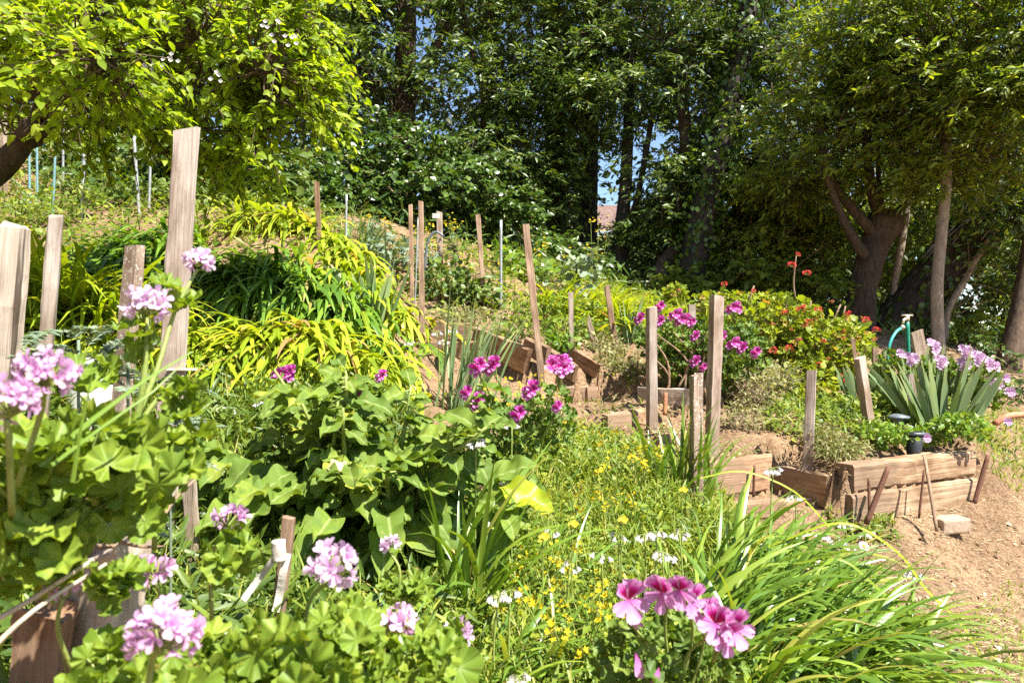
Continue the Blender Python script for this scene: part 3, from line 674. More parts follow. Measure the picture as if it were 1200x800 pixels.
tree("ivy_tree", "massive dark ivy-covered trunk slanting up to the right edge", "tree", [P(1035, 395, 11), P(1078, 345, 11), P(1122, 292, 10.9), P(1165, 242, 10.7), P(1230, 200, 10.5), P(1330, 140, 10.3)], [.36, .35, .34, .31, .27, .2], None,
     [(1200, 170, 11.6, 1.2, .9, .8, 119), (1140, 190, 12, 1.1, .9, .7, 93)], ivy=(4200, .36, .085), bark='bark_dark')
tree("evergreen_tree", "rough leaning trunk rising at the right edge under the slanting ivy trunk", "tree", [P(1182, 432, 9.6), P(1192, 380, 9.7), P(1203, 320, 9.8), P(1215, 240, 9.9), P(1240, 120, 10)], [.17, .13, .115, .10, .07], None,
     [(1190, 250, 10.4, .9, .7, .6, 93), (1210, 90, 9.6, 1.4, 1, 1.0, 144), (1200, 340, 11, .8, .6, .7, 68)], bark='bark')
# bare dead limb and brushwood
for pts, rad, lab in (([P(1106, 400, 10.6), P(1112, 362, 10.6), P(1132, 325, 10.6), P(1155, 285, 10.5), P(1175, 262, 10.4)], [.06, .05, .045, .04, .02], "bare crooked dead limb leaning right beside the slim pale tree"),
                      ([P(1040, 385, 11), P(1054, 300, 11), P(1064, 240, 11), P(1072, 205, 11)], [.05, .06, .05, .02], "bare pale limb with twiggy sprays just right of the pollarded trunk"),
                      ([P(795, 270, 12.6), P(800, 180, 12.6), P(790, 90, 12.6)], [.05, .04, .03], "thin bare sapling stem between the forked trunk and the ivy trunk")):
    t = thing("dead_limb", pts[0], lab, "dead limb"); mb = MB(); tube(mb, pts, rad, 7, 0, .15); mb.build("stem", M['bark_pale'], t, pts[0])
    mb = MB(); q = np.array(pts)[rng.integers(2, len(pts), 26)] + N(0, .08, (26, 3)); sticks(mb, q, q + N(0, .35, (26, 3)) + np.array([.15, -.05, .12]), .010, .003, sag=.05, k=3, sides=3); mb.build("twigs", M['bark_pale'], t, pts[0])

def shrub(name, label, cat, lobes, per, crad, size, mat, leaf=None, stems=14, group=None, gap=True, stem_mat='brown_stem'):
    px, py, Y = lobes[0][:3]; org = G(px, Y); t = thing(name, org, label, cat, group)
    C = ell_clusters(lobes); C = C[C[:, 2] > ground(C[:, 0], C[:, 1]) - .05]
    SC, SO = boughs(lobes, 1.5, (.42, .38, .14)); k = SC[:, 2] > ground(SC[:, 0], SC[:, 1]); mb = MB(); sprays(mb, leaf or [bay_leaf], SC[k], SO[k], max(8, per // 3), .30, size * 1.1, mat=0, tw=1, gap=gap); mb.build("foliage", [M[mat], M[stem_mat]], t, org)
    if stems:
        s = C[rng.integers(0, len(C), stems)]; b = org + N(0, .25, (stems, 3)) * np.array([1, 1, 0]); b[:, 2] = ground(b[:, 0], b[:, 1]) - .05
        mb = MB(); sticks(mb, b, s, .018, .006, sag=.1, k=3); mb.build("stems", M[stem_mat], t, org)
    return t
shrub("ivy_thicket", "mound of bright ivy and bramble at the foot of the evergreens, behind the day lilies", "thicket", [(480, 225, 11.2, 1.5, .8, .9, 260), (400, 235, 10.8, 1.2, .7, .7, 180), (560, 255, 11.4, .9, .7, .6, 120), (450, 175, 11.6, 1.1, .7, .5, 120)], 36, .22, .085, 'ivy', [round_leaf, oval_leaf], gap=False)
shrub("bramble_bush", "leafy bramble under the right edge of the apple tree, behind the thin brown stake", "shrub", [(300, 225, 9.6, 1.1, .7, .55, 150), (220, 205, 9.9, .9, .6, .6, 130), (130, 185, 10.4, .9, .6, .5, 110), (150, 120, 11.5, 1.3, .8, .6, 110), (360, 250, 9.4, .6, .5, .35, 50)], 30, .2, .09, 'dark_weed', [round_leaf, oval_leaf], gap=False)
shrub("laurel_bush", "dark laurel bush in the shade left of the two dark trunks", "shrub", [(610, 275, 11.6, .8, .6, .6, 90), (650, 300, 11.4, .6, .5, .45, 60)], 30, .22, .11, 'ivy', SM, gap=False)
shrub("bay_bush", "dark small-leaved bush between the crooked trunk and the pollarded trunk", "shrub", [(860, 320, 11.4, 1.0, .6, .7, 120), (940, 315, 11.4, 1.0, .7, .9, 240), (955, 250, 11.8, 1.0, .7, .8, 190), (900, 230, 12, .9, .6, .7, 120), (800, 335, 11.5, .5, .5, .35, 50)], 40, .16, .09, 'bay_lit', SM)
shrub("holly_bush", "light-speckled bush behind the slim pale tree", "shrub", [(1075, 365, 13, .8, .6, .6, 80), (1140, 392, 11, .6, .5, .3, 40), (1060, 290, 13.4, .9, .6, .7, 110), (1160, 300, 13.4, 1.0, .7, .6, 100), (1175, 375, 13, .9, .7, .5, 70), (1100, 230, 13.4, 1.2, .7, .6, 110)], 36, .18, .09, 'bay_lit', SM)
shrub("privet_bush", "low dark bush at the right edge beyond the lavender-pink pelargoniums", "shrub", [(1185, 455, 8.6, .45, .4, .3, 40), (1150, 420, 9.6, .6, .5, .25, 40)], 30, .16, .07, 'ivy', SM, gap=False)

# house seen through the gap
def beam(name, label, cat, p0, p1, w, d, mat, face=(0, -1, 0), cham=.006, top='flat', jit=.0026, group=None, parent=None, kind=None, seg=None, ret_thing=False):
    """squared timber from p0 to p1 (local z along it); w across, d along 'face'"""
    p0 = np.asarray(p0, float); p1 = np.asarray(p1, float); ln = np.linalg.norm(p1 - p0); z = (p1 - p0) / ln
    f = np.asarray(face, float); y = norm(f - z * np.dot(f, z)); x = np.cross(y, z)
    n = seg or max(3, int(ln / .06)); hw, hd = w / 2, d / 2; c = min(cham, hw * .45, hd * .45)
    ring = np.array([(-hw + c, -hd), (hw - c, -hd), (hw, -hd + c), (hw, hd - c), (hw - c, hd), (-hw + c, hd), (-hw, hd - c), (-hw, -hd + c)])
    vs = []; wob = rng.normal(0, jit * .5, (8, 2))
    for i in range(n + 1):
        t = i / n; wob = .72 * wob + rng.normal(0, jit * .45, (8, 2)); r = ring + wob; zz = np.full(8, t * ln)
        if i == n:
            zz = zz + ring[:, 0] * U(-.3, .3) + ring[:, 1] * U(-.3, .3)
            if top == 'slant': zz = zz - (ring[:, 0] + hw) / w * w * .28
            elif top == 'rough': zz = zz + rng.normal(0, w * .14, 8)
            elif top == 'round': r = r * .62; zz = zz + rng.normal(0, w * .05, 8)
            elif top == 'split': zz = zz - np.abs(ring[:, 0] / hw + .3) * w * .5 + rng.normal(0, w * .2, 8)
        if i == n - 1 and top == 'round': zz = np.full(8, ln - w * .16); r = r * .93
        vs.append(np.c_[r, zz])
    mb = MB(); q = []
    for j in range(n):
        for i in range(8): q += [j * 8 + i, j * 8 + (i + 1) % 8, (j + 1) * 8 + (i + 1) % 8, (j + 1) * 8 + i]
    q += list(range(8))[::-1] + [n * 8 + i for i in range(8)]
    mb.add(np.concatenate(vs), q, [4] * (8 * n) + [8, 8])
    o = bpy.data.objects.new(name, mb.mesh(name, [M[mat] if isinstance(mat, str) else mat], smooth=False)); COL.objects.link(o)
    mw = Matrix(((x[0], y[0], z[0], p0[0]), (x[1], y[1], z[1], p0[1]), (x[2], y[2], z[2], p0[2]), (0, 0, 0, 1)))
    # y points along face, so the -y side of the section is the far side
    if parent is not None: o.parent = parent; o.matrix_local = Matrix.Translation(-parent.location) @ mw
    else: o.matrix_world = mw; tag(o, label, cat, group, kind)
    return o
def solid(mb, c, s, mat=0, rot=0.0):
    """box centred at c, size s, turned by rot about z"""
    v = np.array([(x, y, z) for z in (-.5, .5) for y in (-.5, .5) for x in (-.5, .5)]) * np.asarray(s); ca, sa = math.cos(rot), math.sin(rot)
    v = np.stack([v[:, 0] * ca - v[:, 1] * sa, v[:, 0] * sa + v[:, 1] * ca, v[:, 2]], -1) + np.asarray(c)
    mb.add(v, [0, 2, 3, 1, 4, 5, 7, 6, 0, 1, 5, 4, 2, 6, 7, 3, 0, 4, 6, 2, 1, 3, 7, 5], [4] * 6, mat)
M['tile'] = plainmat("terracotta roof tiles", (.09, .055, .045), (.20, .13, .11), 8, .9)
M['render_wall'] = plainmat("pale wall", (.30, .27, .26), (.40, .36, .34), 3, .9)
M['glass'] = plainmat("dark glass", (.02, .03, .04), (.04, .05, .06), 3, .1)
M['gutter'] = plainmat("pale blue eaves board", (.26, .32, .40), (.34, .40, .48), 3, .7)
hb = P(715, 330, 36); t = thing("house", hb, "distant house with tiled roof glimpsed between the tree trunks", "house")
mb = MB(); w0 = P(712, 272, 38); gz = float(ground(w0[0], 38)); solid(mb, (w0[0], 40.5, (w0[2] + gz) / 2 - .3), (5.6, 5, w0[2] - gz + .6)); mb.build("wall", M['render_wall'], t, hb, False)
mb = MB(); e = P(712, 272, 37.6)[2]; rz = P(712, 238, 39)[2]; x0 = w0[0]
v = [(x0 - 3.2, 37.4, e), (x0 + 3.2, 37.4, e), (x0 + 1.4, 39.6, rz), (x0 - 1.4, 39.6, rz), (x0 - 3.2, 43.4, e), (x0 + 3.2, 43.4, e), (x0 + 1.4, 41.2, rz), (x0 - 1.4, 41.2, rz)]
mb.add(v, [0, 1, 2, 3, 1, 5, 6, 2, 5, 4, 7, 6, 4, 0, 3, 7, 3, 2, 6, 7, 0, 4, 5, 1], [4] * 6); mb.build("roof", M['tile'], t, hb, False)
mb = MB(); solid(mb, (x0, 37.35, e - .12), (6.5, .06, .3)); mb.build("eaves_board", M['gutter'], t, hb, False)
mb = MB(); solid(mb, (x0 + .5, 37.98, e - 1.2), (1.2, .08, 1.0)); mb.build("window", M['glass'], t, hb, False)
# ------------------------------------------------------------------ retaining timbers and steps
M['tie'] = woodmat("weathered railway timber", (.24, .16, .105), (.38, .27, .175), (.48, .36, .245), .6, .9, .8)
M['step_wood'] = woodmat("sun bleached step timber", (.30, .18, .11), (.42, .27, .17), (.50, .35, .23), .8, .9, .5)
M['old_board'] = woodmat("brown old board", (.20, .12, .075), (.32, .20, .125), (.40, .27, .175), .8, .9, .7)
M['shade_board'] = woodmat("shade-toned old board", (.05, .04, .03), (.10, .075, .055), (.16, .12, .09), .8, .9, .7)  # colour lowered to paint in the shade under the apple tree
M['white_board'] = woodmat("whitewashed board", (.48, .42, .36), (.62, .56, .49), (.70, .64, .57), .8, .85, .5)
M['stake'] = woodmat("pinkish grey stake wood", (.33, .275, .24), (.43, .37, .325), (.53, .465, .415), 1.0, .85, .35)
M['stake_brown'] = woodmat("warm brown stake wood", (.28, .19, .13), (.39, .275, .195), (.48, .35, .255), 1.0, .85, .35)
M['stake_grey'] = woodmat("silvered grey stake wood", (.30, .25, .20), (.42, .355, .29), (.52, .45, .38), 1.2, .9, .6)
M['stake_old'] = woodmat("cracked bleached post wood", (.32, .27, .22), (.48, .42, .355), (.58, .52, .45), .7, .9, .9)
M['stake_lichen'] = woodmat("lichen specked stake wood", (.22, .16, .12), (.36, .28, .22), (.45, .36, .29), 1.2, .9, .6, (.60, .58, .52))
M['rust'] = plainmat("rusty steel", (.085, .035, .02), (.20, .095, .06), 120, .8, .2, .5)
M['rust_tube'] = plainmat("orange rusty pipe", (.25, .10, .05), (.40, .18, .09), 60, .8, .1, .4)
M['galv'] = plainmat("galvanised pipe", (.26, .28, .28), (.44, .46, .46), 30, .5, .5, .1)
M['teal_rod'] = plainmat("teal coated rod", (.12, .24, .26), (.2, .34, .36), 40, .5, .1, .1)
M['green_pipe'] = plainmat("green painted pipe", (.01, .16, .10), (.015, .22, .14), 30, .4, 0, .1)
M['teal_hose'] = plainmat("teal garden hose", (.03, .28, .26), (.05, .38, .34), 30, .4, 0, .1)
M['brass'] = plainmat("brass fitting", (.5, .42, .3), (.62, .55, .42), 30, .4, .6, .1)
M['black'] = plainmat("black plastic", (.018, .020, .024), (.03, .034, .04), 30, .4, 0, .1)
M['grey_plastic'] = plainmat("dark grey plastic", (.10, .12, .14), (.14, .16, .18), 30, .4, 0, .1)
M['white_plastic'] = plainmat("white plastic", (.72, .72, .70), (.80, .80, .78), 12, .4, 0, .05)
M['cloth'] = plainmat("grubby cloth strip", (.42, .38, .33), (.62, .58, .52), 40, .9, 0, .4)
M['concrete'] = plainmat("tan concrete", (.28, .20, .14), (.40, .30, .22), 30, .95, 0, .6)
M['clay'] = plainmat("terracotta clay", (.36, .14, .07), (.48, .21, .12), 20, .8, 0, .3)

def hbeam(label, pa, pb, top, h, d, mat, name="timber", cat="timber", group=None, **kw):
    """timber lying along its front face from (px, Y) to (px, Y) with its top at height top (or two tops)"""
    tt = top if hasattr(top, '__len__') else (top, top)
    a = P(pa[0], 400, pa[1]); b = P(pb[0], 400, pb[1]); a[2] = tt[0] - h / 2; b[2] = tt[1] - h / 2
    d2 = b - a; back = norm(np.array([-d2[1], d2[0], 0])); back = back if back[1] > 0 else -back
    a = a + back * d / 2; b = b + back * d / 2
    return beam(name, label, cat, a, b, h, d, mat, face=-back, cham=.018, jit=.0075, group=group, **kw)
hbeam("upper weathered railway timber of the retaining wall, with a knot hole", (1001, 4.62), (1143, 5.2), .675, .185, .16, 'tie')
hbeam("lower cracked railway timber of the retaining wall, resting on the dirt path", (999, 4.58), (1146, 5.18), .482, .21, .17, 'tie')
hbeam("dark-grained short timber with a bright sawn end, left of the railway timbers", (906, 5.2), (968, 4.76), .585, .235, .05, 'tie')
hbeam("smooth pinkish step riser board right of the tall pair of stakes", (828, 4.68), (903, 5.0), .685, .26, .05, 'step_wood')
hbeam("low half-buried step edge below the pinkish riser board", (862, 4.72), (952, 4.86), .40, .12, .07, 'step_wood')
hbeam("narrow step board behind the yellow weeds, between the two tall stakes", (772, 5.12), (818, 5.42), .80, .13, .05, 'step_wood')
hbeam("grey-brown step board at the foot of the left tall stake", (712, 5.3), (757, 5.72), .94, .17, .05, 'step_wood')
hbeam("short blocky step board behind the magenta pelargonium, left piece", (664, 6.2), (688, 6.25), 1.10, .16, .06, 'step_wood')
hbeam("short blocky step board behind the magenta pelargonium, right piece", (689, 6.22), (709, 6.34), 1.085, .15, .06, 'old_board')
hbeam("whitewashed board edging the purple pelargonium bed", (747, 6.0), (808, 5.78), 1.105, .15, .04, 'white_board', name="board", cat="board")
hbeam("short brown plank lying behind the whitewashed board", (748, 6.2), (768, 6.15), 1.19, .10, .05, 'old_board', name="board", cat="board")
hbeam("brown board at the left end of the top step", (470, 6.95), (494, 6.9), 1.69, .21, .04, 'step_wood', name="board", cat="board")
hbeam("long brown riser board of the top step, behind the tall flower stalks", (503, 7.05), (550, 7.0), 1.69, .17, .05, 'old_board', name="board", cat="board")
hbeam("lower riser board under the top step, half hidden by flower stalks", (498, 6.75), (560, 6.6), 1.50, .17, .05, 'step_wood', name="board", cat="board")
hbeam("big slanting side board with a pale top edge beside the top step", (553, 7.0), (616, 6.2), (1.65, 1.44), .24, .05, 'step_wood', name="board", cat="board")
hbeam("second slanting side board running on right from the big one", (613, 6.5), (640, 6.3), (1.54, 1.45), .16, .05, 'old_board', name="board", cat="board")
hbeam("dark slanting side board lowest in the row, above the brown step", (637, 6.5), (672, 6.2), (1.45, 1.29), .16, .05, 'old_board', name="board", cat="board")
hbeam("grey slanting board farthest right in the row of side boards", (655, 6.9), (696, 6.3), (1.52, 1.31), .15, .05, 'old_board', name="board", cat="board")
b0 = G(1112, 4.72); mb = MB(); solid(mb, b0 + np.array([0, 0, .02]), (.23, .14, .10), 0, .25); o = mb.build("concrete_block", M['concrete'], None, b0, False); tag(o, "small tan concrete block on the path against the railway timbers", "block")
bv = o.modifiers.new("bevel", 'BEVEL'); bv.width = .014; bv.segments = 2
# steel reinforcing bars and pipes holding the timbers
def rod(name, label, cat, a, b, r, mat, group=None):
    a = np.asarray(a); b = np.asarray(b); mb = MB(); tube(mb, [a, (a + b) / 2, b], [r, r, r], 8, 0, .05 if mat == 'rust' else .0); return tag(mb.build(name, M[mat], None, a), label, cat, group)
rod("rebar", "thick rusty bar leaning in front of the left end of the railway timbers", "metal bar", P(1015, 614, 4.5), P(1041, 547, 4.55), .017, 'rust')
rod("rebar", "second rusty bar standing just left of the thick leaning one", "metal bar", P(1019, 604, 4.52), P(1018, 560, 4.56), .010, 'rust')
rod("rebar", "rusty bar pinning the right end of the railway timbers", "metal bar", P(1141, 592, 5.06), P(1158, 533, 5.1), .016, 'rust')
rod("rebar", "thin upright rusty bar in front of the pinkish riser board", "metal bar", P(883, 582, 4.85), P(884, 545, 4.85), .010, 'rust')
rod("stick", "thin bare stick leaning against the middle of the railway timbers", "stick", P(1098, 622, 4.45), P(1083, 533, 4.72), .011, 'stake_brown')
rod("rebar", "dark thin bar against the middle of the railway timbers, left of the stick", "metal bar", P(1077, 606, 4.72), P(1083, 550, 4.76), .008, 'rust')
rod("pipe_stub", "orange rusty pipe stub in front of the whitewashed board", "pipe", P(779, 486, 5.7), P(780, 460, 5.75), .018, 'rust_tube')
rod("rebar", "thin dark bar standing at the grey-brown step board", "metal bar", P(746, 506, 5.4), P(746, 487, 5.42), .009, 'rust')
rod("rebar", "thin dark bar leaning against the big slanting side board", "metal bar", P(572, 426, 6.55), P(563, 392, 6.6), .009, 'rust')

# ------------------------------------------------------------------ stakes
def stake(label, b, t, Y, w, d=None, mat='stake', top='flat', lean=0.0, name="garden_stake", cat="stake", turn=0.0, group=None, jit=.0026, **kw):
    """square stake whose foot shows at photo point b and top at t"""
    a = P(b[0], b[1], Y); e = P(t[0], t[1], Y + lean); g = float(ground(a[0], a[1])); dr = (a - e) / np.linalg.norm(a - e)
    while a[2] > g - .12: a = a + dr * .05
    f = (math.sin(turn), -math.cos(turn), 0)
    return beam(name, label, cat, a, e, w, d or w, mat, face=f, top=top, cham=.003, jit=jit, group=group, **kw)
stake("thick cracked bleached post with a worn rounded top at the left edge", (2, 470), (18, 263), 2.6, .092, .06, 'stake_old', 'round', jit=.004, cat="post", name="garden_post")
stake("slim pinkish square stake just right of the cracked bleached post", (52, 430), (66, 253), 2.9, .052, .045, 'stake', 'rough', turn=.5)
stake("lichen-specked stake directly left of the tallest board", (140, 500), (158, 288), 2.75, .066, .04, 'stake_lichen', 'flat', turn=-.3)
o = stake("tallest flat pinkish board with a slanted top, rising from the geraniums", (190, 640), (219, 148), 2.7, .088, .036, 'stake', 'slant', turn=.12, cat="board", name="tall_board")
t = P(206, 433, 2.66); mb = MB(); solid(mb, t + np.array([.01, .03, 0]), (.098, .046, .007)); tag(mb.build("wire_clip", M['cloth'], None, t, False), "pale strip tied across the tallest board", "strip")
stake("small splintered grey stake at the foot of the tallest board", (224, 640), (221, 530), 2.5, .042, .03, 'stake_grey', 'split', jit=.004)
st = stake("short stake wrapped with a white cloth tie, beside the broad-leaved plant", (325, 735), (338, 606), 2.05, .034, .026, 'stake_brown', 'flat')
p = P(334, 640, 2.03); t = thing("cloth_tie", p, "white cloth strip knotted round the short stake with its tail hanging left", "cloth tie")
mb = MB(); tube(mb, [P(327, 645, 2.0) + np.array([0, 0, z]) for z in (-.03, 0, .03)], [.019, .021, .019], 10, 0, .12); mb.build("knot", M['cloth'], t, p)
mb = MB(); inst(mb, patch(2, 8, lambda t, u: .05, lambda t, u: .06 * math.sin(7 * t)), [P(332, 640, 2.0)], P(283, 705, 2.0) - P(332, 640, 2.0), (.3, -1, .2), .19); inst(mb, patch(2, 8, lambda t, u: .065, lambda t, u: .05 * math.sin(6 * t)), [P(337, 648, 2.01)], P(322, 720, 2.0) - P(337, 648, 2.01), (.1, -1, .1), .17); mb.build("tail", M['cloth'], t, p)
stake("thin dark-brown stake standing among the upper day lilies", (375, 302), (371, 213), 7.2, .045, .04, 'old_board', 'rough')
stake("tall warm-brown round-edged stake at the top step", (495, 422), (493, 236), 6.6, .048, .045, 'stake_brown', 'flat')
stake("slimmer brown stake just left and behind the tall one at the top step", (483, 340), (481, 240), 7.6, .042, .04, 'stake_brown', 'flat')
stake("brown stake leaning left beside the short metal rod in the upper bed", (567, 345), (560, 252), 8.0, .05, .045, 'stake_brown', 'flat')
stake("long brown stake leaning left across the slanting boards, mid picture", (634, 438), (616, 264), 6.2, .060, .055, 'stake_brown', 'flat')
stake("pale thin stake in the middle bed right of the long leaning stake", (669, 425), (669, 343), 6.7, .042, .03, 'stake', 'flat')
stake("short brown stake leaning left in front of the yellowing lilies", (720, 395), (711, 335), 7.0, .052, .045, 'stake_brown', 'flat')
stake("tiny pale slanting stake tip among the yellowing lilies", (696, 398), (688, 370), 7.0, .05, .02, 'stake', 'slant')
stake("tall square stake in front of the purple pelargonium, left of the pair", (764, 500), (763, 360), 5.5, .072, .06, 'stake', 'flat', turn=.35)
stake("grey stake half hidden inside the purple pelargonium", (811, 440), (811, 357), 6.4, .062, .05, 'stake_grey', 'flat')
stake("tallest square stake right of the purple pelargonium", (834, 532), (840, 347), 4.95, .085, .06, 'stake', 'flat', turn=.4)
stake("lichen-whitened old stake standing in the strap leaves before the tallest stake of the pair", (816, 625), (816, 439), 4.2, .064, .055, 'stake_lichen', 'rough', turn=.2)
stake("square stake right of the bare dirt patch, beside the short dark-grained timber", (946, 545), (951, 434), 5.05, .068, .06, 'stake', 'flat', turn=-.4)
stake("stake leaning left in front of the red geranium bush", (1022, 520), (1007, 419), 5.4, .068, .06, 'stake', 'flat', turn=.4)
stake("thin rusty-brown stick behind the left-leaning stake by the red geraniums", (1006, 450), (999, 396), 5.9, .028, .02, 'stake_brown', 'rough')
stake("short stake behind the grey-green iris, right of the red geraniums", (1026, 450), (1025, 407), 6.6, .045, .03, 'stake_brown', 'flat')
stake("pale stub behind the iris beside the hose", (1036, 445), (1036, 411), 6.8, .032, .03, 'stake', 'flat')
stake("wide flat grey board leaning beside the green standpipe", (1090, 470), (1074, 388), 6.6, .115, .03, 'stake_grey', 'flat')
stake("short pale stake standing in the sword-leaved iris in the right bed", (1075, 490), (1066, 438), 5.6, .055, .04, 'stake', 'flat')
stake("short stake in the shadows behind the lilac pelargonium, leaning left", (1090, 460), (1086, 425), 6.2, .05, .03, 'stake_brown', 'flat')
stake("small post with a pale tag by the arching hose in the upper bed", (516, 330), (515, 249), 8.6, .07, .06, 'stake_grey', 'flat')
p = P(511, 253, 8.5); mb = MB(); solid(mb, p, (.09, .01, .06)); tag(mb.build("plant_tag", M['cloth'], None, p, False), "pale tag hanging on the small post in the upper bed", "tag")
stake("grey post at the far left edge behind the apple trunk", (3, 185), (2, 112), 8.5, .075, .06, 'stake_grey', 'flat')
stake("broken weathered post in the bottom left corner, crumbling at the top", (105, 900), (118, 612), 1.55, .155, .11, 'stake_old', 'split', name="garden_post", cat="post", jit=.006, turn=-.15)
stake("splintered half-rotted board leaning beside the broken corner post", (40, 880), (58, 690), 1.45, .09, .05, 'old_board', 'split', name="old_board", cat="board", jit=.006)
stake("small wedge of pale wood poking from the weeds right of the magenta pelargonium", (654, 520), (656, 498), 5.0, .05, .02, 'stake', 'slant')
# metal rods
for lab, b, t, Y, r, mat in (("thick galvanised pipe standing under the apple tree", (95, 252), (99, 172), 8.2, .020, 'galv'), ("pale pipe leaning left under the apple tree, left of a pair", (164, 253), (157, 160), 8.3, .020, 'galv'),
     ("upright grey pipe, right of the pair under the apple tree", (174, 253), (177, 170), 8.3, .016, 'galv'), ("teal rod just right of the apple trunk, left one of two", (35, 215), (34, 140), 8.2, .015, 'teal_rod'),
     ("teal rod just right of the apple trunk, right one of two", (44, 220), (43, 160), 8.2, .014, 'teal_rod'), ("teal rod leaning right between the apple trunk and the thick pipe", (61, 232), (65, 172), 8.0, .014, 'teal_rod'),
     ("slim grey pipe in the shade behind the apple branches", (74, 180), (74, 120), 9.5, .016, 'galv'), ("thin grey rod right of the thin dark-brown stake", (405, 292), (406, 228), 7.6, .013, 'galv'),
     ("short metal rod right of the brown left-leaning stake", (587, 335), (587, 258), 8.0, .017, 'galv'), ("thin rod leaning between the two stakes at the top step", (486, 300), (490, 255), 7.8, .009, 'galv')):
    a = P(*b, Y); a[2] = min(a[2], float(ground(a[0], a[1]))) - .1; rod("metal_rod", lab, "metal rod", a, P(*t, Y), r, mat)

# ------------------------------------------------------------------ small things in the beds
p = P(110, 455, 3.3); p[2] = float(ground(p[0], p[1])) ; topz = P(110, 419, 3.3)[2]
t = thing("tub", p, "white plastic tub half hidden behind the tall lilac geranium", "tub")
mb = MB(); a = np.arange(24) / 24 * 2 * np.pi
def lathe(mb, org, prof, mat=0, n=24):
    v = np.concatenate([np.stack([org[0] + r * np.cos(np.arange(n) / n * 2 * np.pi), org[1] + r * np.sin(np.arange(n) / n * 2 * np.pi), np.full(n, org[2] + z)], -1) for r, z in prof]); q = []
    for j in range(len(prof) - 1):
        for i in range(n): q += [j * n + i, j * n + (i + 1) % n, (j + 1) * n + (i + 1) % n, (j + 1) * n + i]
    mb.add(v, q, [4] * ((len(prof) - 1) * n), mat)
h = topz - p[2]; lathe(mb, p, [(.10, 0), (.125, h - .035)]); mb.build("body", M['white_plastic'], t, p)
mb = MB(); lathe(mb, p, [(.125, h - .035), (.137, h - .033), (.137, h - .01), (.13, h), (.118, h - .003), (.0, h - .012)]); mb.build("lid", M['white_plastic'], t, p)
# green standpipe with tap and hose
p = G(1066, 6.9); t = thing("standpipe", p, "green standpipe with a metal tap on top behind the right bed", "standpipe"); tp = P(1063, 376, 6.9)
mb = MB(); tube(mb, [p - np.array([0, 0, .1]), (p + tp) / 2, tp], [.021] * 3, 10); mb.build("pipe", M['green_pipe'], t, p)
mb = MB(); tube(mb, [tp, tp + np.array([0, 0, .05])], [.026, .02], 8); tube(mb, [tp + np.array([-.055, 0, .055]), tp + np.array([.055, 0, .055])], [.010, .010], 6); tube(mb, [tp + np.array([0, 0, .02]), tp + np.array([-.05, -.03, .01]), tp + np.array([-.06, -.03, -.03])], [.014, .014, .014], 6); mb.build("tap", M['brass'], t, p)
pts = [P(1039, 440, 6.7), P(1040, 420, 6.7), P(1043, 402, 6.7), P(1050, 389, 6.75), P(1057, 384, 6.8)]
t = thing("garden_hose", pts[0], "teal hose arching up to a brass fitting left of the green standpipe", "hose"); mb = MB(); tube(mb, pts, [.014] * 5, 8); mb.build("hose", M['teal_hose'], t, pts[0])
mb = MB(); tube(mb, [P(1056, 385, 6.8), P(1059, 382, 6.8)], [.025, .022], 8); mb.build("fitting", M['brass'], t, pts[0])
pts = [P(498, 320, 8.0), P(500, 290, 8.0), P(505, 276, 8.0), P(512, 272, 8.0), P(520, 277, 8.0)]
mb = MB(); tube(mb, pts, [.014] * 5, 7); tag(mb.build("irrigation_hose", M['grey_plastic'], None, pts[0]), "thin grey irrigation hose arching beside the small tagged post", "hose")
pts = [P(1165, 497, 6.0), P(1180, 488, 6.0), P(1200, 486, 6.1), P(1225, 492, 6.2)]
mb = MB(); tube(mb, pts, [.028] * 4, 8); tag(mb.build("clay_pipe", M['clay'], None, pts[0]), "curved terracotta-coloured pipe lying in the grass at the right edge", "pipe")
# black solar lamp and pot
p = G(1052, 5.4); t = thing("path_lamp", p, "black garden path lamp with a flat disc cap among the herbs", "lamp"); cp = P(1052, 485, 5.4)
mb = MB(); tube(mb, [p - np.array([0, 0, .05]), cp - np.array([0, 0, .1])], [.012, .012], 8); mb.build("spike", M['black'], t, p)
mb = MB(); lathe(mb, cp - np.array([0, 0, .12]), [(.0, 0), (.035, .0), (.04, .09)], n=16); mb.build("lantern", M['grey_plastic'], t, p)
mb = MB(); lathe(mb, cp - np.array([0, 0, .03]), [(.0, .0), (.085, .0), (.085, .014), (.03, .03), (0, .032)], n=20); mb.build("cap", M['grey_plastic'], t, p)
p = G(1071, 5.15); t = thing("plastic_pot", p, "black plastic nursery pot with a light rim sunk in the herbs", "pot"); tp = P(1071, 506, 5.15); h = max(tp[2] - p[2], .12)
mb = MB(); lathe(mb, p, [(.045, 0), (.065, h), (.058, h), (.04, .03), (0, .03)], n=18); mb.build("body", M['black'], t, p)
mb = MB(); lathe(mb, p, [(.064, h - .018), (.071, h - .018), (.071, h + .002), (.060, h + .003)], n=18); mb.build("rim", M['grey_plastic'], t, p)
# rough wooden bench / cold frame in the shade
p = G(710, 13); t = thing("potting_bench", p, "dark wooden bench in the shade in front of the forked trunk", "bench"); hz = P(710, 316, 13)[2] - p[2]
beam("top", None, None, p + np.array([-.3, 0, hz]), p + np.array([.42, 0, hz]), .04, .4, 'old_board', face=(0, -1, 0), parent=t)
for dx in (-.24, .36): beam("leg", None, None, p + np.array([dx, 0, -.1]), p + np.array([dx, 0, hz - .02]), .07, .07, 'old_board', parent=t)
beam("back_panel", None, None, p + np.array([.05, .12, 0]), p + np.array([.05, .12, hz - .03]), .5, .03, 'old_board', parent=t)
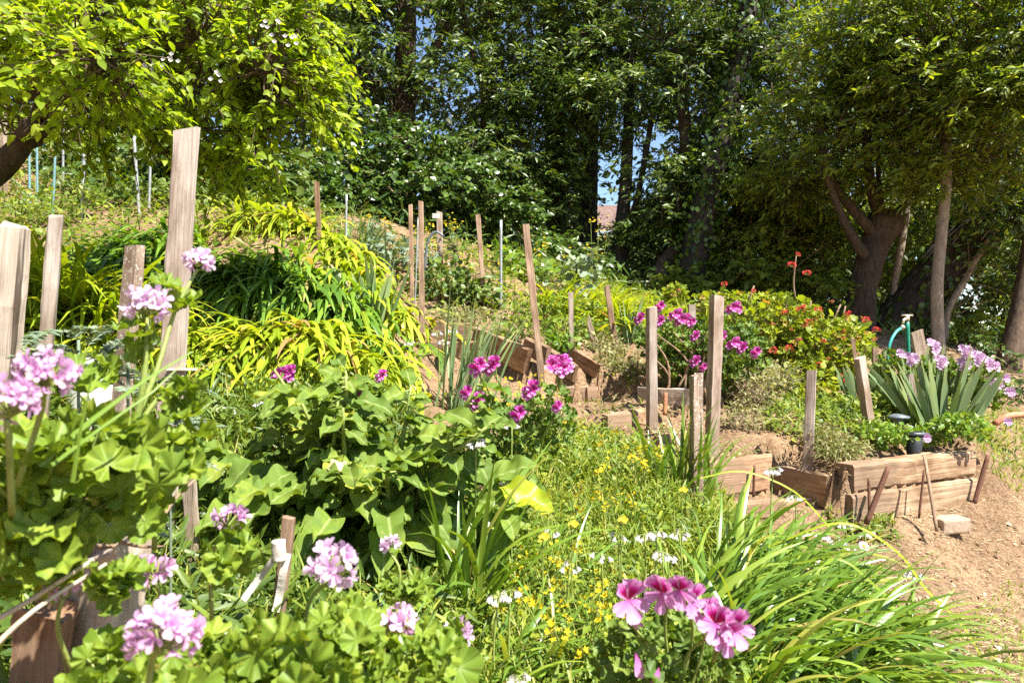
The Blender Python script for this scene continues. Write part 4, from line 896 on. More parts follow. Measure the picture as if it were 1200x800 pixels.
# terrace boards in the shade under the apple tree
for k, (lab, a, b, Y) in enumerate((("long dark shaded terrace board lying under the apple tree behind the pipes", (66, 238), (160, 243), 8.7),)):
    beam("terrace_board", lab, "board", P(*a, Y), P(*b, Y), .10 + .02 * k, .05, 'shade_board', jit=.004)
# ------------------------------------------------------------------ apple tree, upper left
ORG = G(-70, 5.2)
t = thing("apple_tree", ORG, "apple tree with bright yellow-green leaves and a knobby trunk at the upper left", "tree")
tr = [ORG - np.array([0, 0, .2]), P(-75, 300, 5.2), P(-40, 235, 5.1), P(0, 195, 5.0), P(28, 166, 5.0), P(48, 150, 5.0), P(52, 112, 5.0), P(70, 60, 5.0)]
mb = MB(); tube(mb, tr, [.115, .10, .09, .08, .072, .08, .055, .045], 12, 0, .25); tube(mb, [P(30, 160, 4.96), P(38, 152, 4.9), P(46, 158, 4.86)], [.07, .085, .04], 10, 0, .2); mb.build("trunk", M['bark_mid'], t, ORG)
limbs = [([P(52, 115, 5), P(110, 100, 5.1), P(160, 145, 5.2), P(190, 180, 5.3)], [.055, .04, .028, .012]), ([P(60, 90, 5), P(140, 60, 4.9), P(230, 55, 4.8), P(310, 90, 4.8)], [.06, .045, .03, .012]), ([P(65, 70, 5), P(120, 0, 5.2), P(200, -60, 5.4)], [.06, .045, .02]),
         ([P(48, 140, 5), P(80, 90, 4.3), P(120, 70, 3.7)], [.05, .035, .015]), ([P(140, 60, 4.9), P(230, 10, 5.2), P(340, 20, 5.3)], [.035, .025, .012]), ([P(160, 60, 4.9), P(250, 110, 5.2), P(300, 160, 5.2)], [.03, .02, .01])]
for pts, r in limbs:
    mb = MB(); tube(mb, pts, r, 7, 0, .15); mb.build("branch", M['bark'], t, ORG)
spec = [(60, 30, 4.9, .9, .8, .55, 100), (180, 40, 4.9, .8, .8, .5, 95), (300, 60, 5.0, .55, .6, .5, 85), (330, 110, 5.0, .38, .5, .28, 48), (230, 130, 5.1, .55, .6, .32, 48), (130, 120, 5.2, .6, .6, .3, 44), (290, 165, 5.1, .35, .4, .2, 17),
        (245, 190, 5.3, .25, .4, .12, 12), (120, 160, 5.4, .4, .4, .12, 9), (40, 70, 4.0, .4, .4, .25, 34), (110, 75, 3.7, .3, .3, .18, 28), (150, -60, 5.2, 1.8, 1.2, .35, 45), (350, 30, 5.2, .28, .5, .4, 40), (0, 110, 5.3, .4, .5, .25, 26), (-60, 60, 5, .8, .8, .5, 30)]
C = ell_clusters(spec); px, py = proj(C); C = C[~((py > 150) & (px < 215) & (rng.random(len(C)) < .55))]
sk = np.concatenate([np.array(p) for p, r in limbs] + [np.array(tr[3:])])
base = nearest_on(C, sk); mid = base * .5 + C * .5 + N(0, .06, C.shape)
mb = MB(); sticks(mb, base, mid, .012, .007, k=2, sag=.03); sticks(mb, mid, C + norm(C - base) * .1, .007, .003); mb.m = [np.ones_like(a) for a in mb.m]
apl = [patch(2, 4, ell(.85, .125), lambda t, u: -.3 * t * t, .35), patch(2, 4, ell(.8, .14), lambda t, u: -.4 * t * t + .08 * t, .4), patch(2, 4, ell(.95, .11), lambda t, u: .1 * t - .15 * t * t, .3)]
SO = norm(norm(C - base) + np.array([.35, -.25, .1]) + N(0, .35, C.shape)); sprays(mb, apl, C, SO, 18, .30, .070, .45, 0, 1, False, (.15, -.4, .7)); k2 = rng.random(len(C)) < .6; sprays(mb, apl, C[k2] + N(0, .08, (k2.sum(), 3)), norm(SO[k2] + N(0, .7, (k2.sum(), 3))), 14, .26, .062, .45, 0, 1, False, (.15, -.4, .7)); mb.build("crown", [M['apple'], M['bark']], t, ORG)
mb = MB()
for bx, by in ((175, 78), (182, 82), (187, 76), (148, 50), (205, 68), (316, 27), (324, 44), (10, 50), (345, 45), (252, 90)):
    q = P(bx, by, 4.35); place_flower(mb, CUP, q + N(0, .025, (4, 3)), (.1, -1, .3), (0, 0, 1), .018)
mb.build("blossom", M['white'], t, ORG)

# ------------------------------------------------------------------ strap-leaved clumps
def clump(name, label, cat, px, Y, n, L, W, mat, az=(-1.57, 1.3), pitch=(.1, .7), bend=(.9, 1.9), spread=.18, k=8, group=None, fold=.10, pw=1.2, xy=None, wild=.15, lift=0.0, roll=.3):
    g = G(px, Y)
    b = g + N(0, 1, (n, 3)) * np.array([spread, spread * .7, 0]); b[:, 2] = ground(b[:, 0], b[:, 1]) - .02 + lift
    t = thing(name, g, label, cat, group); mb = MB()
    blades(mb, b, N(az[0], az[1], n), U(*pitch, n), U(*bend, n), U(.75, 1.2, n) * L, U(.75, 1.2, n) * W, k, fold, 0, N(0, wild, n), pw=pw, roll=N(0, roll, n))
    mb.build("leaves", M[mat], t, g); return t
LIL = "day_lily"
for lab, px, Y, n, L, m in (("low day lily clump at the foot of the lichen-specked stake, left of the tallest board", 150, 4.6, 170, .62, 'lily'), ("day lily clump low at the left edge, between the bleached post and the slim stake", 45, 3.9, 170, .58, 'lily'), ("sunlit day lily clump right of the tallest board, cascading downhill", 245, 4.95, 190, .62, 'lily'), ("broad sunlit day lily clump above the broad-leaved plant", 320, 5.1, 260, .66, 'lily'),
     ("sunlit day lily clump below the grey iris, its blades swept to the right", 400, 5.4, 230, .66, 'lily'), ("shaded dark day lily clump behind the slim pinkish stake", 110, 5.9, 200, .66, 'lily_shade'), ("shaded dark day lily clump directly right of the tallest board, upper row", 262, 6.1, 220, .66, 'lily_shade'),
     ("shaded dark day lily clump at the foot of the thin dark-brown stake", 345, 6.2, 220, .66, 'lily_shade'), ("dark day lily clump high behind the lichen-specked stake", 175, 6.9, 180, .6, 'lily_shade'), ("bright day lily clump in the sun left of the thin dark-brown stake, top row", 335, 7.7, 170, .55, 'lily'),
     ("bright small day lily clump right of the thin dark-brown stake, top row", 405, 7.6, 150, .55, 'lily'), ("day lily clump cut by the left edge beside the bleached post", 20, 5.6, 150, .6, 'lily_shade'), ("sunlit day lily clump behind the grey-green iris, left of the top step", 445, 6.9, 160, .58, 'lily'), ("dark day lily clump between the two rows, right end under the iris", 425, 6.1, 110, .5, 'lily_shade')):
    clump(LIL, lab, "day lily", px, Y, int(n * 1.5), L * 1.15, .040, m, az=(-1.57, .42), pitch=(.35, 1.15), bend=(1.5, 2.2), spread=.27, pw=.62, roll=.15, group="day lily clumps on the terraces")
clump(LIL, "tall sunlit day lily clump showing between the slim pinkish stake and the lichen-specked stake", "day lily", 112, 4.75, 240, .95, .034, 'lily', az=(-1.57, .7), pitch=(.1, .7), bend=(1.2, 2.3), spread=.2, group="day lily clumps on the terraces")
clump(LIL, "tall sunlit day lily clump showing between the bleached post and the slim pinkish stake", "day lily", 42, 4.6, 200, .95, .034, 'lily', az=(-1.57, .7), pitch=(.1, .7), bend=(1.2, 2.3), spread=.17, group="day lily clumps on the terraces")
clump(LIL, "yellowing day lily clump behind the short left-leaning stake", "day lily", 712, 7.9, 220, .6, .028, 'lily', az=(-1.2, 1.2), bend=(1.2, 2.1), spread=.35, group="day lily clumps on the terraces")
clump(LIL, "yellowing day lily clump in front of the crooked trunk, right of the short stake", "day lily", 752, 8.3, 160, .55, .02, 'lily', az=(-1.57, 1.2), bend=(1.2, 2.1), spread=.3, group="day lily clumps on the terraces")
clump(LIL, "yellow-tipped day lily patch beyond the pale thin stake in the middle bed", "day lily", 672, 8.0, 150, .5, .02, 'lily', az=(-1.57, 1.3), bend=(1.0, 2.0), spread=.3, group="day lily clumps on the terraces")
BIG = "strap_leaved_plant"
def straps(label, spots, n, L, W, az, az_s, **kw):
    g = G(*spots[0]); t = thing(BIG, g, label, "plant"); mb = MB()
    for px, Y in spots:
        c = G(px, Y); b = c + N(0, 1, (n, 3)) * np.array([.10, .10, 0]); b[:, 2] = ground(b[:, 0], b[:, 1]) - .02
        blades(mb, b, N(az, az_s, n), U(.15, .95, n), U(.7, 1.7, n), U(.65, 1.15, n) * L, U(.7, 1.2, n) * W, 9, .14, 0, N(0, .25, n), pw=1.25, roll=N(0, .5, n))
    mb.build("leaves", M['strap'], t, g)
straps("large glossy dark green strap-leaved clump spilling over the dirt path, bottom right", [(840, 2.75), (880, 3.05), (905, 2.7), (935, 2.95), (890, 3.4), (960, 2.65), (860, 2.45), (985, 2.85)], 84, .66, .024, .05, .9)
clump(BIG, "upright strap-leaved clump growing round the lichen-whitened old stake", "plant", 800, 4.25, 60, .62, .020, 'strap', az=(0, 1.9), pitch=(.0, .4), bend=(.2, 1.2), spread=.1)
clump(BIG, "pale arching strap-leaved clump in the centre foreground, right of the broad-leaved plant", "plant", 553, 2.6, 46, .66, .020, 'strap', az=(-.2, 1.7), pitch=(.0, .5), bend=(.3, 2.0), spread=.07)
clump(BIG, "strappy clump of long thin leaves in the weeds left of the two lemon-yellow cup flowers", "plant", 615, 2.9, 44, .5, .015, 'strap', az=(.2, 1.9), pitch=(.1, .8), bend=(.4, 1.9), spread=.14)
clump(BIG, "strappy clump with arching leaves among the yellow weeds, below the white bell-flowers", "plant", 700, 2.35, 40, .42, .014, 'strap', az=(.2, 1.9), pitch=(.1, .9), bend=(.4, 1.9), spread=.14)
clump(BIG, "narrow-leaved clump between the two lowest small lilac flower heads at the bottom", "plant", 500, 1.95, 36, .4, .014, 'strap', az=(.2, 1.9), pitch=(.1, .9), bend=(.4, 1.9), spread=.12)
clump(BIG, "small strap-leaved clump left of the bottom right pelargonium", "plant", 590, 2.15, 22, .42, .016, 'strap', az=(.2, 1.6), pitch=(.1, .7), bend=(.5, 1.6), spread=.08)
# long yellowing single leaves that hang over the path
g = G(960, 3.1); t = thing("arching_leaves", g, "long yellowing leaf blades arching from the strap clump down over the path", "leaves"); mb = MB()
for a, pts in enumerate((((900, 640, 3.1), (985, 612, 3.05), (1050, 645, 3.0), (1085, 690, 2.95), (1130, 735, 2.9), (1160, 790, 2.85)), ((930, 660, 2.8), (985, 655, 2.75), (1030, 690, 2.7), (1085, 740, 2.65), (1105, 800, 2.6)), ((820, 560, 4.1), (870, 552, 4.1), (930, 575, 4.05), (975, 620, 4.0)))):
    q = np.array([P(*p) for p in pts]); w = [.004, .006, .0065, .0065, .005, .002]; w = w[:len(q)]
    vs = []; up_ = np.array([.2, -.75, .6]); e = np.concatenate([2 * q[:1] - q[1:2], q, 2 * q[-1:] - q[-2:-1]]); C2 = []; W2 = []
    for i in range(len(q) - 1):
        for j in range(4):
            s = j / 4; A, B, Cc, D = e[i:i + 4]; C2.append(.5 * (2 * B + (Cc - A) * s + (2 * A - 5 * B + 4 * Cc - D) * s * s + (3 * B - A - 3 * Cc + D) * s ** 3)); W2.append(w[i] * (1 - s) + w[i + 1] * s)
    C2.append(q[-1]); W2.append(w[-1]); C2 = np.array(C2); tg = norm(np.gradient(C2, axis=0)); sd = norm(np.cross(tg, up_)); W2 = np.array(W2)[:, None]
    v = np.stack([C2 - sd * W2, C2 - norm(np.cross(sd, tg)) * W2 * .35, C2 + sd * W2], 1).reshape(-1, 3); f = []
    for i in range(len(C2) - 1):
        for j in range(2): f += [i * 3 + j, i * 3 + j + 1, i * 3 + j + 4, i * 3 + j + 3]
    mb.add(v, f, [4] * (2 * (len(C2) - 1)))
mb.build("leaves", M['lily'], t, g)
# irises
def iris(label, px, Y, n, L, W, lean=.35, spread=.14, az=None, group=None, mat='iris'):
    g = G(px, Y); t = thing("iris", g, label, "iris", group); mb = MB()
    side = U(-1, .8, n); b = g + np.stack([side * spread + N(0, .03, n), np.abs(N(0, spread * .4, n)), np.full(n, -.03)], -1); b[:, 2] = ground(b[:, 0], b[:, 1]) - .03
    blades(mb, b, np.where(side > 0, 0, math.pi) + N(0, .35, n), np.abs(side) * lean + U(0, .12, n), np.abs(side) * U(.05, .30, n), U(.6, 1.15, n) * L, U(.8, 1.15, n) * W, 6, .05, 0, 0, roll=N(math.pi / 2 * 0 + 1.25, .45, n))
    mb.build("leaves", M[mat], t, g); return t
iris("grey-green iris fan at the right end of the day lilies, left of the top step", 440, 6.3, 12, .62, .055, .5, .10)
iris("pale iris fan among the yellowing lilies behind the short stake", 738, 7.4, 12, .5, .05, .25, .12)
iris("upright yellow-green iris behind the purple pelargonium, between its stakes", 822, 6.8, 14, .62, .04, .2, .1, mat='lily')
iris("grey-green iris right of the red geranium bush, below the hose", 1022, 6.0, 16, .48, .05, .35, .12)
iris("big sword-leaved iris in the right bed in front of the lilac pelargonium", 1108, 5.5, 46, .64, .058, .62, .22)
iris("tall iris leaves around the short pale stake, left of the big iris", 1085, 5.7, 14, .52, .045, .3, .08)
clump("onion_plant", "tall pale leek-like plant with leaning stalks beside the top step", "plant", 540, 5.2, 48, .82, .024, 'iris', az=(.2, .9), pitch=(.0, .55), bend=(.0, .5), spread=.10, wild=.1)
clump("onion_plant", "thin upright leaves at the far bed beside the thin grey rod", "plant", 425, 8.2, 40, .5, .022, 'iris', az=(.2, 1.6), pitch=(.0, .5), bend=(.2, .9), spread=.15)

# ------------------------------------------------------------------ broad-leaved plant in the left middle
g = G(425, 3.15); t = thing("broad_leaved_plant", g, "large bushy plant with broad wavy fleshy leaves, left of centre", "plant")
stemtops = []
mb = MB(); ml = MB(); nst = 24
for s in range(nst):
    b = g + np.array([N(0, .12), N(0, .1), -.03]); az = U(0, 6.28); reach = U(.05, .62)
    tip = b + np.array([math.cos(az) * reach * 1.35, math.sin(az) * reach * .7 - .05, U(.62, 1.02) - reach * .42]); md = (b + tip) / 2 + np.array([math.cos(az) * .03, 0, .08])
    tube(mb, [b, md, tip], [.016, .012, .006], 6); stemtops.append((b, md, tip))
pos = []; ax = []; nr = []; sz = []
for b, md, tip in stemtops:
    for k in range(25):
        f = U(.15, 1.05); p = (b * (1 - f) ** 2 + 2 * md * f * (1 - f) + tip * f * f); a = U(0, 6.28)
        d = norm(np.array([math.cos(a), math.sin(a) - .25, U(-.25, .65)])); pos.append(p); ax.append(d); nr.append(norm(np.array([N(0, .35), -.35 + N(0, .3), 1.0]))); sz.append(U(.10, .20) * (1.15 if f < .6 else .85))
pos = np.array(pos); ax = np.array(ax); sz = np.array(sz)
sticks(mb, pos, pos + ax * sz[:, None] * .25, .006, .004); inst_any(ml, WAVY, pos + ax * sz[:, None] * .2, ax, np.array(nr), sz)
# low outer leaves all round
n = 190; a = U(0, 6.28, n); r = U(.25, .76, n); p = g + np.stack([np.cos(a) * r * .95 - .03, np.sin(a) * r * .6 - .08, U(.08, .5, n)], -1); d = np.stack([np.cos(a), np.sin(a) - .3, U(-.35, .3, n)], -1)
inst_any(ml, WAVY, p, d, np.stack([N(0, .3, n), N(-.4, .3, n), np.ones(n)], -1), U(.11, .24, n))
ml.build("leaves", M['chard'], t, g); mb.build("stems", M['green_stem'], t, g)
mb = MB(); inst(mb, WAVY[2], [P(382, 548, 2.75)], (.8, -.1, .2), (.1, -.6, .8), .10, 0, 1.0); o = mb.build("dry_leaf", M['straw'], None, P(382, 548, 2.75)); tag(o, "curled tan dead leaf caught on the broad-leaved plant", "dead leaf")
# large yellowing leaf at its right
p = P(560, 585, 2.9); t = thing("yellow_leaf_plant", G(560, 2.9), "squat plant with one big yellow leaf, right of the broad-leaved plant", "plant"); q = G(560, 2.9)
mb = MB(); inst_any(mb, WAVY, [P(575, 560, 2.85), P(555, 575, 2.8), P(600, 575, 2.9), P(590, 600, 2.75)], [(.8, -.2, .4), (-.6, -.2, .3), (.5, -.5, .3), (.2, -.8, .1)], (.1, -.5, .9), [.2, .18, .16, .16]); mb.build("leaves", M['chard'], t, q)
mb = MB(); inst_any(mb, WAVY, [P(585, 570, 2.75)], [(.75, -.25, -.12)], (.15, -.75, .65), .22); mb.build("yellow_leaf", M['lily'], t, q)

# ------------------------------------------------------------------ flower heads
def ball_mesh(n, rad, fl, kinds=GF, squash=.75, upw=.35, mats=None, name="flower_head"):
    mb = MB(); i = np.arange(n); zz = 1 - 1.72 * (i + .5) / n; a = i * 2.39996; d = norm(np.stack([np.cos(a) * np.sqrt(1 - zz * zz), np.sin(a) * np.sqrt(1 - zz * zz), zz], -1) + N(0, .12, (n, 3)) + np.array([0, 0, upw * .3]))
    for k in range(n):
        if rng.random() < .16: continue
        place_flower(mb, kinds[k % len(kinds)], d[k] * rad * np.array([1, 1, squash]) * U(.72, 1.2), norm(d[k] + N(0, .32, 3)), N(0, 1, 3), fl * U(.7, 1.15))
    sticks(mb, np.zeros((n, 3)) - np.array([0, 0, rad * .6]), d * rad * .9 * np.array([1, 1, squash]), .0016, .0012, 1)
    mats = mats or [M['pink']]
    mb.m = [np.where(a == 99, 1, a) for a in mb.m]
    return mb.mesh(name, mats)
HEADS = [ball_mesh(n, r, .0185, mats=[m, M['green_stem']]) for n, r, m in ((44, .036, M['pink']), (30, .030, M['pink_pale']), (18, .024, M['pink']), (12, .019, M['pink_pale']))]
def put(me, p, parent, name="flower_head", s=1.0, rot=None):
    o = bpy.data.objects.new(name, me); COL.objects.link(o); o.parent = parent
    o.location = Vector([float(x) for x in p]) - parent.location; o.scale = (s, s, s); o.rotation_euler = rot or (U(-.3, .3), U(-.3, .3), U(0, 6.28)); return o
def leafy(parent, org, lobes, n, size, mat, tpl=LOBED, up_=.7, facing=-.35, stem='green_stem', name="foliage", sm=True, out=.5, gap=None):
    mb = MB(); ms = MB()
    for px, py, Y, rx, ry, rz, w in lobes:
        m = int(n * w); c = P(px, py, Y); p, d = ellipsoid(m, c, (rx, ry, rz), .4)
        gz = ground(p[:, 0], p[:, 1]); k = p[:, 2] > gz + .02; p = p[k]; d = d[k]; m = len(p)
        ax = norm(rng.normal(0, .7, (m, 3)) + d * out + np.array([0, -.2, -.1])); nr = norm(rng.normal(0, .38, (m, 3)) + np.array([0, facing, up_]))
        sz = U(.65, 1.25, m) * size; inst_any(mb, tpl, p, ax, nr, sz)
        s = rng.random(m) < .5; hub = c - np.array([0, 0, rz * .8]); e = p[s] * .55 + hub * .45
        if sm: sticks(ms, e, p[s], .0022 * size / .07, .0015 * size / .07, sag=.01, k=2)
    if sm: mb.v += ms.v; mb.l += [l + mb.n if i == 0 else l + mb.n for i, l in enumerate(ms.l)]; mb.t += ms.t; mb.m += [np.ones_like(a) for a in ms.m]; mb.uv += ms.uv
    mb.build(name, [M[mat], M[stem]], parent, org)
def stem_to(parent, org, root, tip, r=.0035, mat='green_stem', bow=.03):
    mb = MB(); md = (np.asarray(root) + tip) / 2 + np.array([U(-bow, bow), U(-bow, bow), bow]); tube(mb, [root, md, tip], [r * 1.3, r * 1.1, r], 6); mb.build("flower_stalk", M[mat], parent, org)

# foreground lilac geraniums
g = G(30, 1.25); t = thing("lilac_geranium", g, "foreground lilac geranium filling the left edge, with a big blurred flower ball", "geranium")
leafy(t, g, [(60, 560, 1.12, .16, .16, .10, .34), (150, 560, 1.25, .12, .14, .09, .22), (20, 640, 1.1, .12, .14, .08, .2), (90, 525, 1.1, .10, .10, .05, .14), (200, 520, 1.35, .09, .1, .05, .1)], 150, .082, 'geranium')
for px, py, Y, k, s in ((52, 438, .92, 0, .82), (8, 472, .86, 0, .86), (76, 678, 1.15, 2, 1.1), (160, 514, 1.35, 2, .85)):
    p = P(px, py, Y); put(HEADS[k], p, t, s=s); stem_to(t, g, P(px + U(-40, 30), py + 130, Y + .06), p - np.array([0, 0, .02]))
g = G(150, 1.5); t = thing("lilac_geranium", g, "tall leggy lilac geranium in front of the tallest board, two flower heads up high", "geranium")
nod = [P(105, 640, 1.3), P(140, 555, 1.3), P(165, 470, 1.3), P(174, 372, 1.3)]
mb = MB(); tube(mb, nod, [.0085, .0075, .0065, .0045], 8); tube(mb, [P(160, 490, 1.3), P(185, 430, 1.34), P(205, 365, 1.4), P(231, 316, 1.45)], [.006, .005, .004, .003], 7); tube(mb, [P(150, 525, 1.3), P(175, 480, 1.33), P(210, 440, 1.36)], [.006, .005, .003], 7); mb.build("stems", M['green_stem'], t, g)
for px, py, Y, k, s in ((172, 358, 1.3, 1, 1.05), (232, 306, 1.45, 3, 1.05)): put(HEADS[k], P(px, py, Y), t, s=s)
leafy(t, g, [(165, 395, 1.3, .03, .03, .025, .1), (188, 335, 1.38, .02, .02, .012, .05), (215, 355, 1.4, .02, .02, .02, .06), (120, 440, 1.27, .05, .05, .03, .12), (215, 470, 1.36, .05, .05, .03, .16), (150, 540, 1.3, .07, .06, .05, .2)], 74, .062, 'geranium')
g = G(300, 1.3); t = thing("lilac_geranium", g, "lilac geranium across the bottom left, with six round flower heads", "geranium")
leafy(t, g, [(130, 800, 1.0, .09, .1, .05, .14), (250, 790, 1.0, .10, .12, .06, .18), (350, 780, 1.05, .12, .12, .07, .22), (450, 800, 1.1, .10, .1, .06, .14), (420, 745, 1.35, .10, .1, .05, .10), (135, 680, 1.1, .03, .03, .04, .05), (510, 770, 1.2, .06, .07, .06, .08), (268, 650, 1.4, .05, .05, .03, .05)], 260, .068, 'geranium')
for px, py, Y, k, s in ((190, 742, .82, 0, .92), (392, 663, 1.12, 1, 1.08), (268, 608, 1.45, 2, 1.1), (183, 669, 1.3, 2, 1.15), (468, 727, 1.35, 2, 1.15), (536, 742, 1.4, 3, 1.0)):
    p = P(px, py, Y); put(HEADS[k], p, t, s=s); stem_to(t, g, P(px - 25 + U(-15, 15), py + 120, Y + .03), p - np.array([0, 0, .02]))
g = G(460, 1.75); t = thing("lilac_geranium", g, "small lilac geranium sprig with a tiny flower head beside the broad-leaved plant", "geranium")
p = P(457, 637, 1.75); put(HEADS[3], p, t, s=.85); stem_to(t, g, P(462, 720, 1.75), p - np.array([0, 0, .02])); leafy(t, g, [(478, 690, 1.75, .06, .05, .05, 1)], 22, .05, 'geranium')
# regal pelargoniums
def regal_mesh(n, spread, fl, mats, front=1.1):
    mb = MB(); d = norm(rng.normal(0, .5, (n, 3)) + np.array([0, -front, .55 * max(1, front)]))
    for k in range(n): place_flower(mb, RF[k % 3], d[k] * spread * U(.7, 1.1) * np.array([1.2, .8, .9]), norm(d[k] + np.array([0, -.5, 0]) + N(0, .15, 3)), (N(0, .25), 0, 1), fl * U(.88, 1.12))
    sticks(mb, np.zeros((n, 3)) - np.array([0, 0, spread]), d * spread * .8, .003, .002, 2)
    return mb.mesh("flower_head", mats)
MG = [M['mag_up'], M['mag_low'], M['green_stem']]; RG = [M['regal_up'], M['regal_low'], M['green_stem']]
MAGH = [regal_mesh(n, s, .040, MG) for n, s in ((7, .072), (4, .05), (3, .045), (9, .085))]
REGH = [regal_mesh(n, s, .036, RG, 1.8) for n, s in ((1, .005), (3, .05), (2, .03))]
g = G(600, 3.55); t = thing("magenta_pelargonium", g, "magenta-flowered pelargonium bush in the centre, right of the broad-leaved plant", "pelargonium")
leafy(t, g, [(590, 500, 3.5, .24, .2, .2, .5), (640, 490, 3.6, .18, .16, .2, .3), (555, 520, 3.4, .14, .14, .14, .2)], 420, .055, 'geranium_dark', LOBED_S)
for px, py, k, s in ((563, 433, 2, .8), (583, 434, 1, .8), (655, 438, 3, .78), (548, 462, 2, .6), (565, 475, 1, .75), (626, 462, 1, .8), (611, 488, 2, .75), (653, 478, 2, .5)):
    p = P(px, py, 3.35); put(MAGH[k], p, t, s=s * 1.25, rot=(0, 0, U(-.4, .4))); stem_to(t, g, P(px + (600 - px) * .4, py + 60, 3.5), p - np.array([0, 0, .04]), .004)
g = G(800, 6.1); t = thing("purple_pelargonium", g, "bushy purple-flowered pelargonium behind the pair of tall stakes", "pelargonium")
leafy(t, g, [(785, 400, 6.15, .32, .25, .22, .35), (850, 410, 6.0, .40, .28, .32, .45), (800, 428, 6.0, .30, .12, .2, .26), (850, 440, 6.0, .25, .15, .16, .12)], 900, .07, 'geranium_dark', LOBED_S)
for px, py, k, s in ((753, 377, 1, .9), (776, 362, 2, .9), (790, 372, 0, .9), (800, 378, 0, .9), (775, 380, 1, .9), (812, 380, 2, .8), (817, 397, 1, .8), (858, 364, 0, .9), (848, 398, 1, .9), (857, 405, 0, .9), (873, 411, 1, .9), (888, 415, 2, .9), (818, 427, 1, .9), (826, 432, 2, .7), (836, 402, 2, .8)):
    put(MAGH[k], P(px, py, 5.65), t, s=s * 1.15, rot=(0, 0, U(-.4, .4)))
mb = MB(); 
for q in range(10): b = G(775 + q * 9, 5.9); tube(mb, [b, b + np.array([U(-.1, .1), 0, .25]), b + np.array([U(-.2, .2), 0, .5])], [.012, .010, .006], 6)
mb.build("stems", M['brown_stem'], t, g)
g = G(780, 1.95); t = thing("regal_pelargonium", g, "pink pelargonium with dark-blotched petals at the bottom, beside the strap-leaved clump", "pelargonium")
leafy(t, g, [(750, 790, 1.55, .13, .12, .09, .4), (830, 795, 1.6, .10, .1, .08, .25), (795, 745, 1.65, .06, .07, .08, .25), (735, 740, 1.58, .05, .05, .05, .1)], 130, .052, 'geranium_dark', LOBED_S)
for px, py, k, s, r in ((735, 703, 0, 1.25, 0), (790, 692, 2, 1.1, -.3), (808, 706, 0, 1.1, .4), (836, 738, 1, 1.15, .1), (825, 722, 0, 1.1, .5), (742, 728, 0, .6, 2)):
    p = P(px, py, 1.5); put(REGH[k], p, t, s=s * 1.18, rot=(0, 0, r)); stem_to(t, g, P(px + (785 - px) * .6, py + 110, 1.6), p - np.array([0, -.01, .01]), .0032)
for q, az in ((P(745, 765, 1.48), (.25, -.2, -1)), (P(772, 782, 1.48), (-.3, -.2, -1))):
    mb = MB(); inst(mb, PL, [q], az, (0, -1, -.2), .05, 0, .8); mb.build("drooping_petal", M['regal_low'], t, g)
g = G(345, 3.6); t = thing("magenta_pelargonium", g, "magenta flowers peeping over the left top of the broad-leaved plant", "pelargonium")
for px, py, k, s in ((333, 442, 0, .85), (345, 440, 1, .8)): p = P(px, py, 3.5); put(MAGH[k], p, t, s=s, rot=(0, 0, U(-.4, .4))); stem_to(t, g, P(345, 520, 3.6), p - np.array([0, 0, .04]), .004)
leafy(t, g, [(345, 490, 3.65, .14, .12, .12, 1)], 80, .055, 'geranium_dark', LOBED_S)
g = G(440, 3.7); t = thing("magenta_pelargonium", g, "few magenta blooms showing between the top leaves of the broad-leaved plant", "pelargonium")
for px, py, k, s in ((450, 444, 1, .65), (420, 463, 2, .6)): p = P(px, py, 3.3); put(MAGH[k], p, t, s=s, rot=(0, 0, U(-.4, .4))); stem_to(t, g, P(435, 520, 3.6), p - np.array([0, 0, .04]), .004)
g = G(1110, 5.9); t = thing("lilac_pelargonium", g, "pale lilac pelargonium with many flower heads behind the big iris in the right bed", "pelargonium")
leafy(t, g, [(1100, 440, 5.9, .34, .25, .18, .45), (1150, 455, 5.9, .25, .2, .18, .3), (1050, 435, 6.0, .2, .2, .18, .25)], 520, .07, 'geranium_dark', LOBED_S)
LIH = [regal_mesh(n, s, .042, [M['pink_pale'], M['pink_pale'], M['green_stem']]) for n, s in ((7, .08), (4, .06))]
for px, py, k in ((1051, 417, 1), (1069, 425, 0), (1089, 411, 0), (1100, 428, 0), (1131, 416, 0), (1143, 424, 0), (1128, 432, 0), (1152, 430, 0), (1160, 433, 1), (1173, 446, 1), (1168, 455, 0), (1180, 462, 1), (1065, 470, 1), (1178, 496, 1), (1081, 515, 1)):
    put(LIH[k], P(px, py, 5.2 if py > 490 else 5.6), t, s=U(.7, .9) if py > 490 else U(.85, 1.05), rot=(0, 0, U(-.5, .5)))
# scarlet geranium bush
g = G(920, 7.2); t = thing("red_geranium", g, "big yellow-green geranium bush dotted with scarlet flowers, right of the purple pelargonium", "geranium")
leafy(t, g, [(900, 385, 7.2, .62, .5, .38, .36), (960, 410, 6.9, .5, .4, .36, .28), (850, 365, 7.6, .5, .4, .24, .14), (990, 400, 7.2, .28, .3, .28, .1), (930, 455, 6.5, .45, .3, .25, .16), (790, 345, 8.2, .15, .2, .14, .03)], 3700, .072, 'red_bush', LOBED_S + [round_leaf], stem='brown_stem')
RH = [ball_mesh(12, .05, .030, mats=[M['red'], M['green_stem']]), ball_mesh(9, .04, .028, mats=[M['orange'], M['green_stem']])]
for px, py in ((848, 334), (795, 340), (884, 342), (933, 300), (945, 322), (930, 312), (938, 362), (958, 362), (975, 352), (1014, 376), (1016, 391), (1028, 387), (1026, 397), (988, 396), (940, 361), (920, 365), (955, 375), (993, 366), (987, 391), (923, 408), (922, 408), (905, 413), (958, 428), (965, 402), (942, 381), (990, 448), (972, 447), (932, 447), (948, 378)):
    d = 6.75 if py > 395 else 7.0; put(RH[0 if rng.random() < .8 else 1], P(px + U(-2, 2), py + U(-2, 2), d - .25), t, s=U(.4, .66))
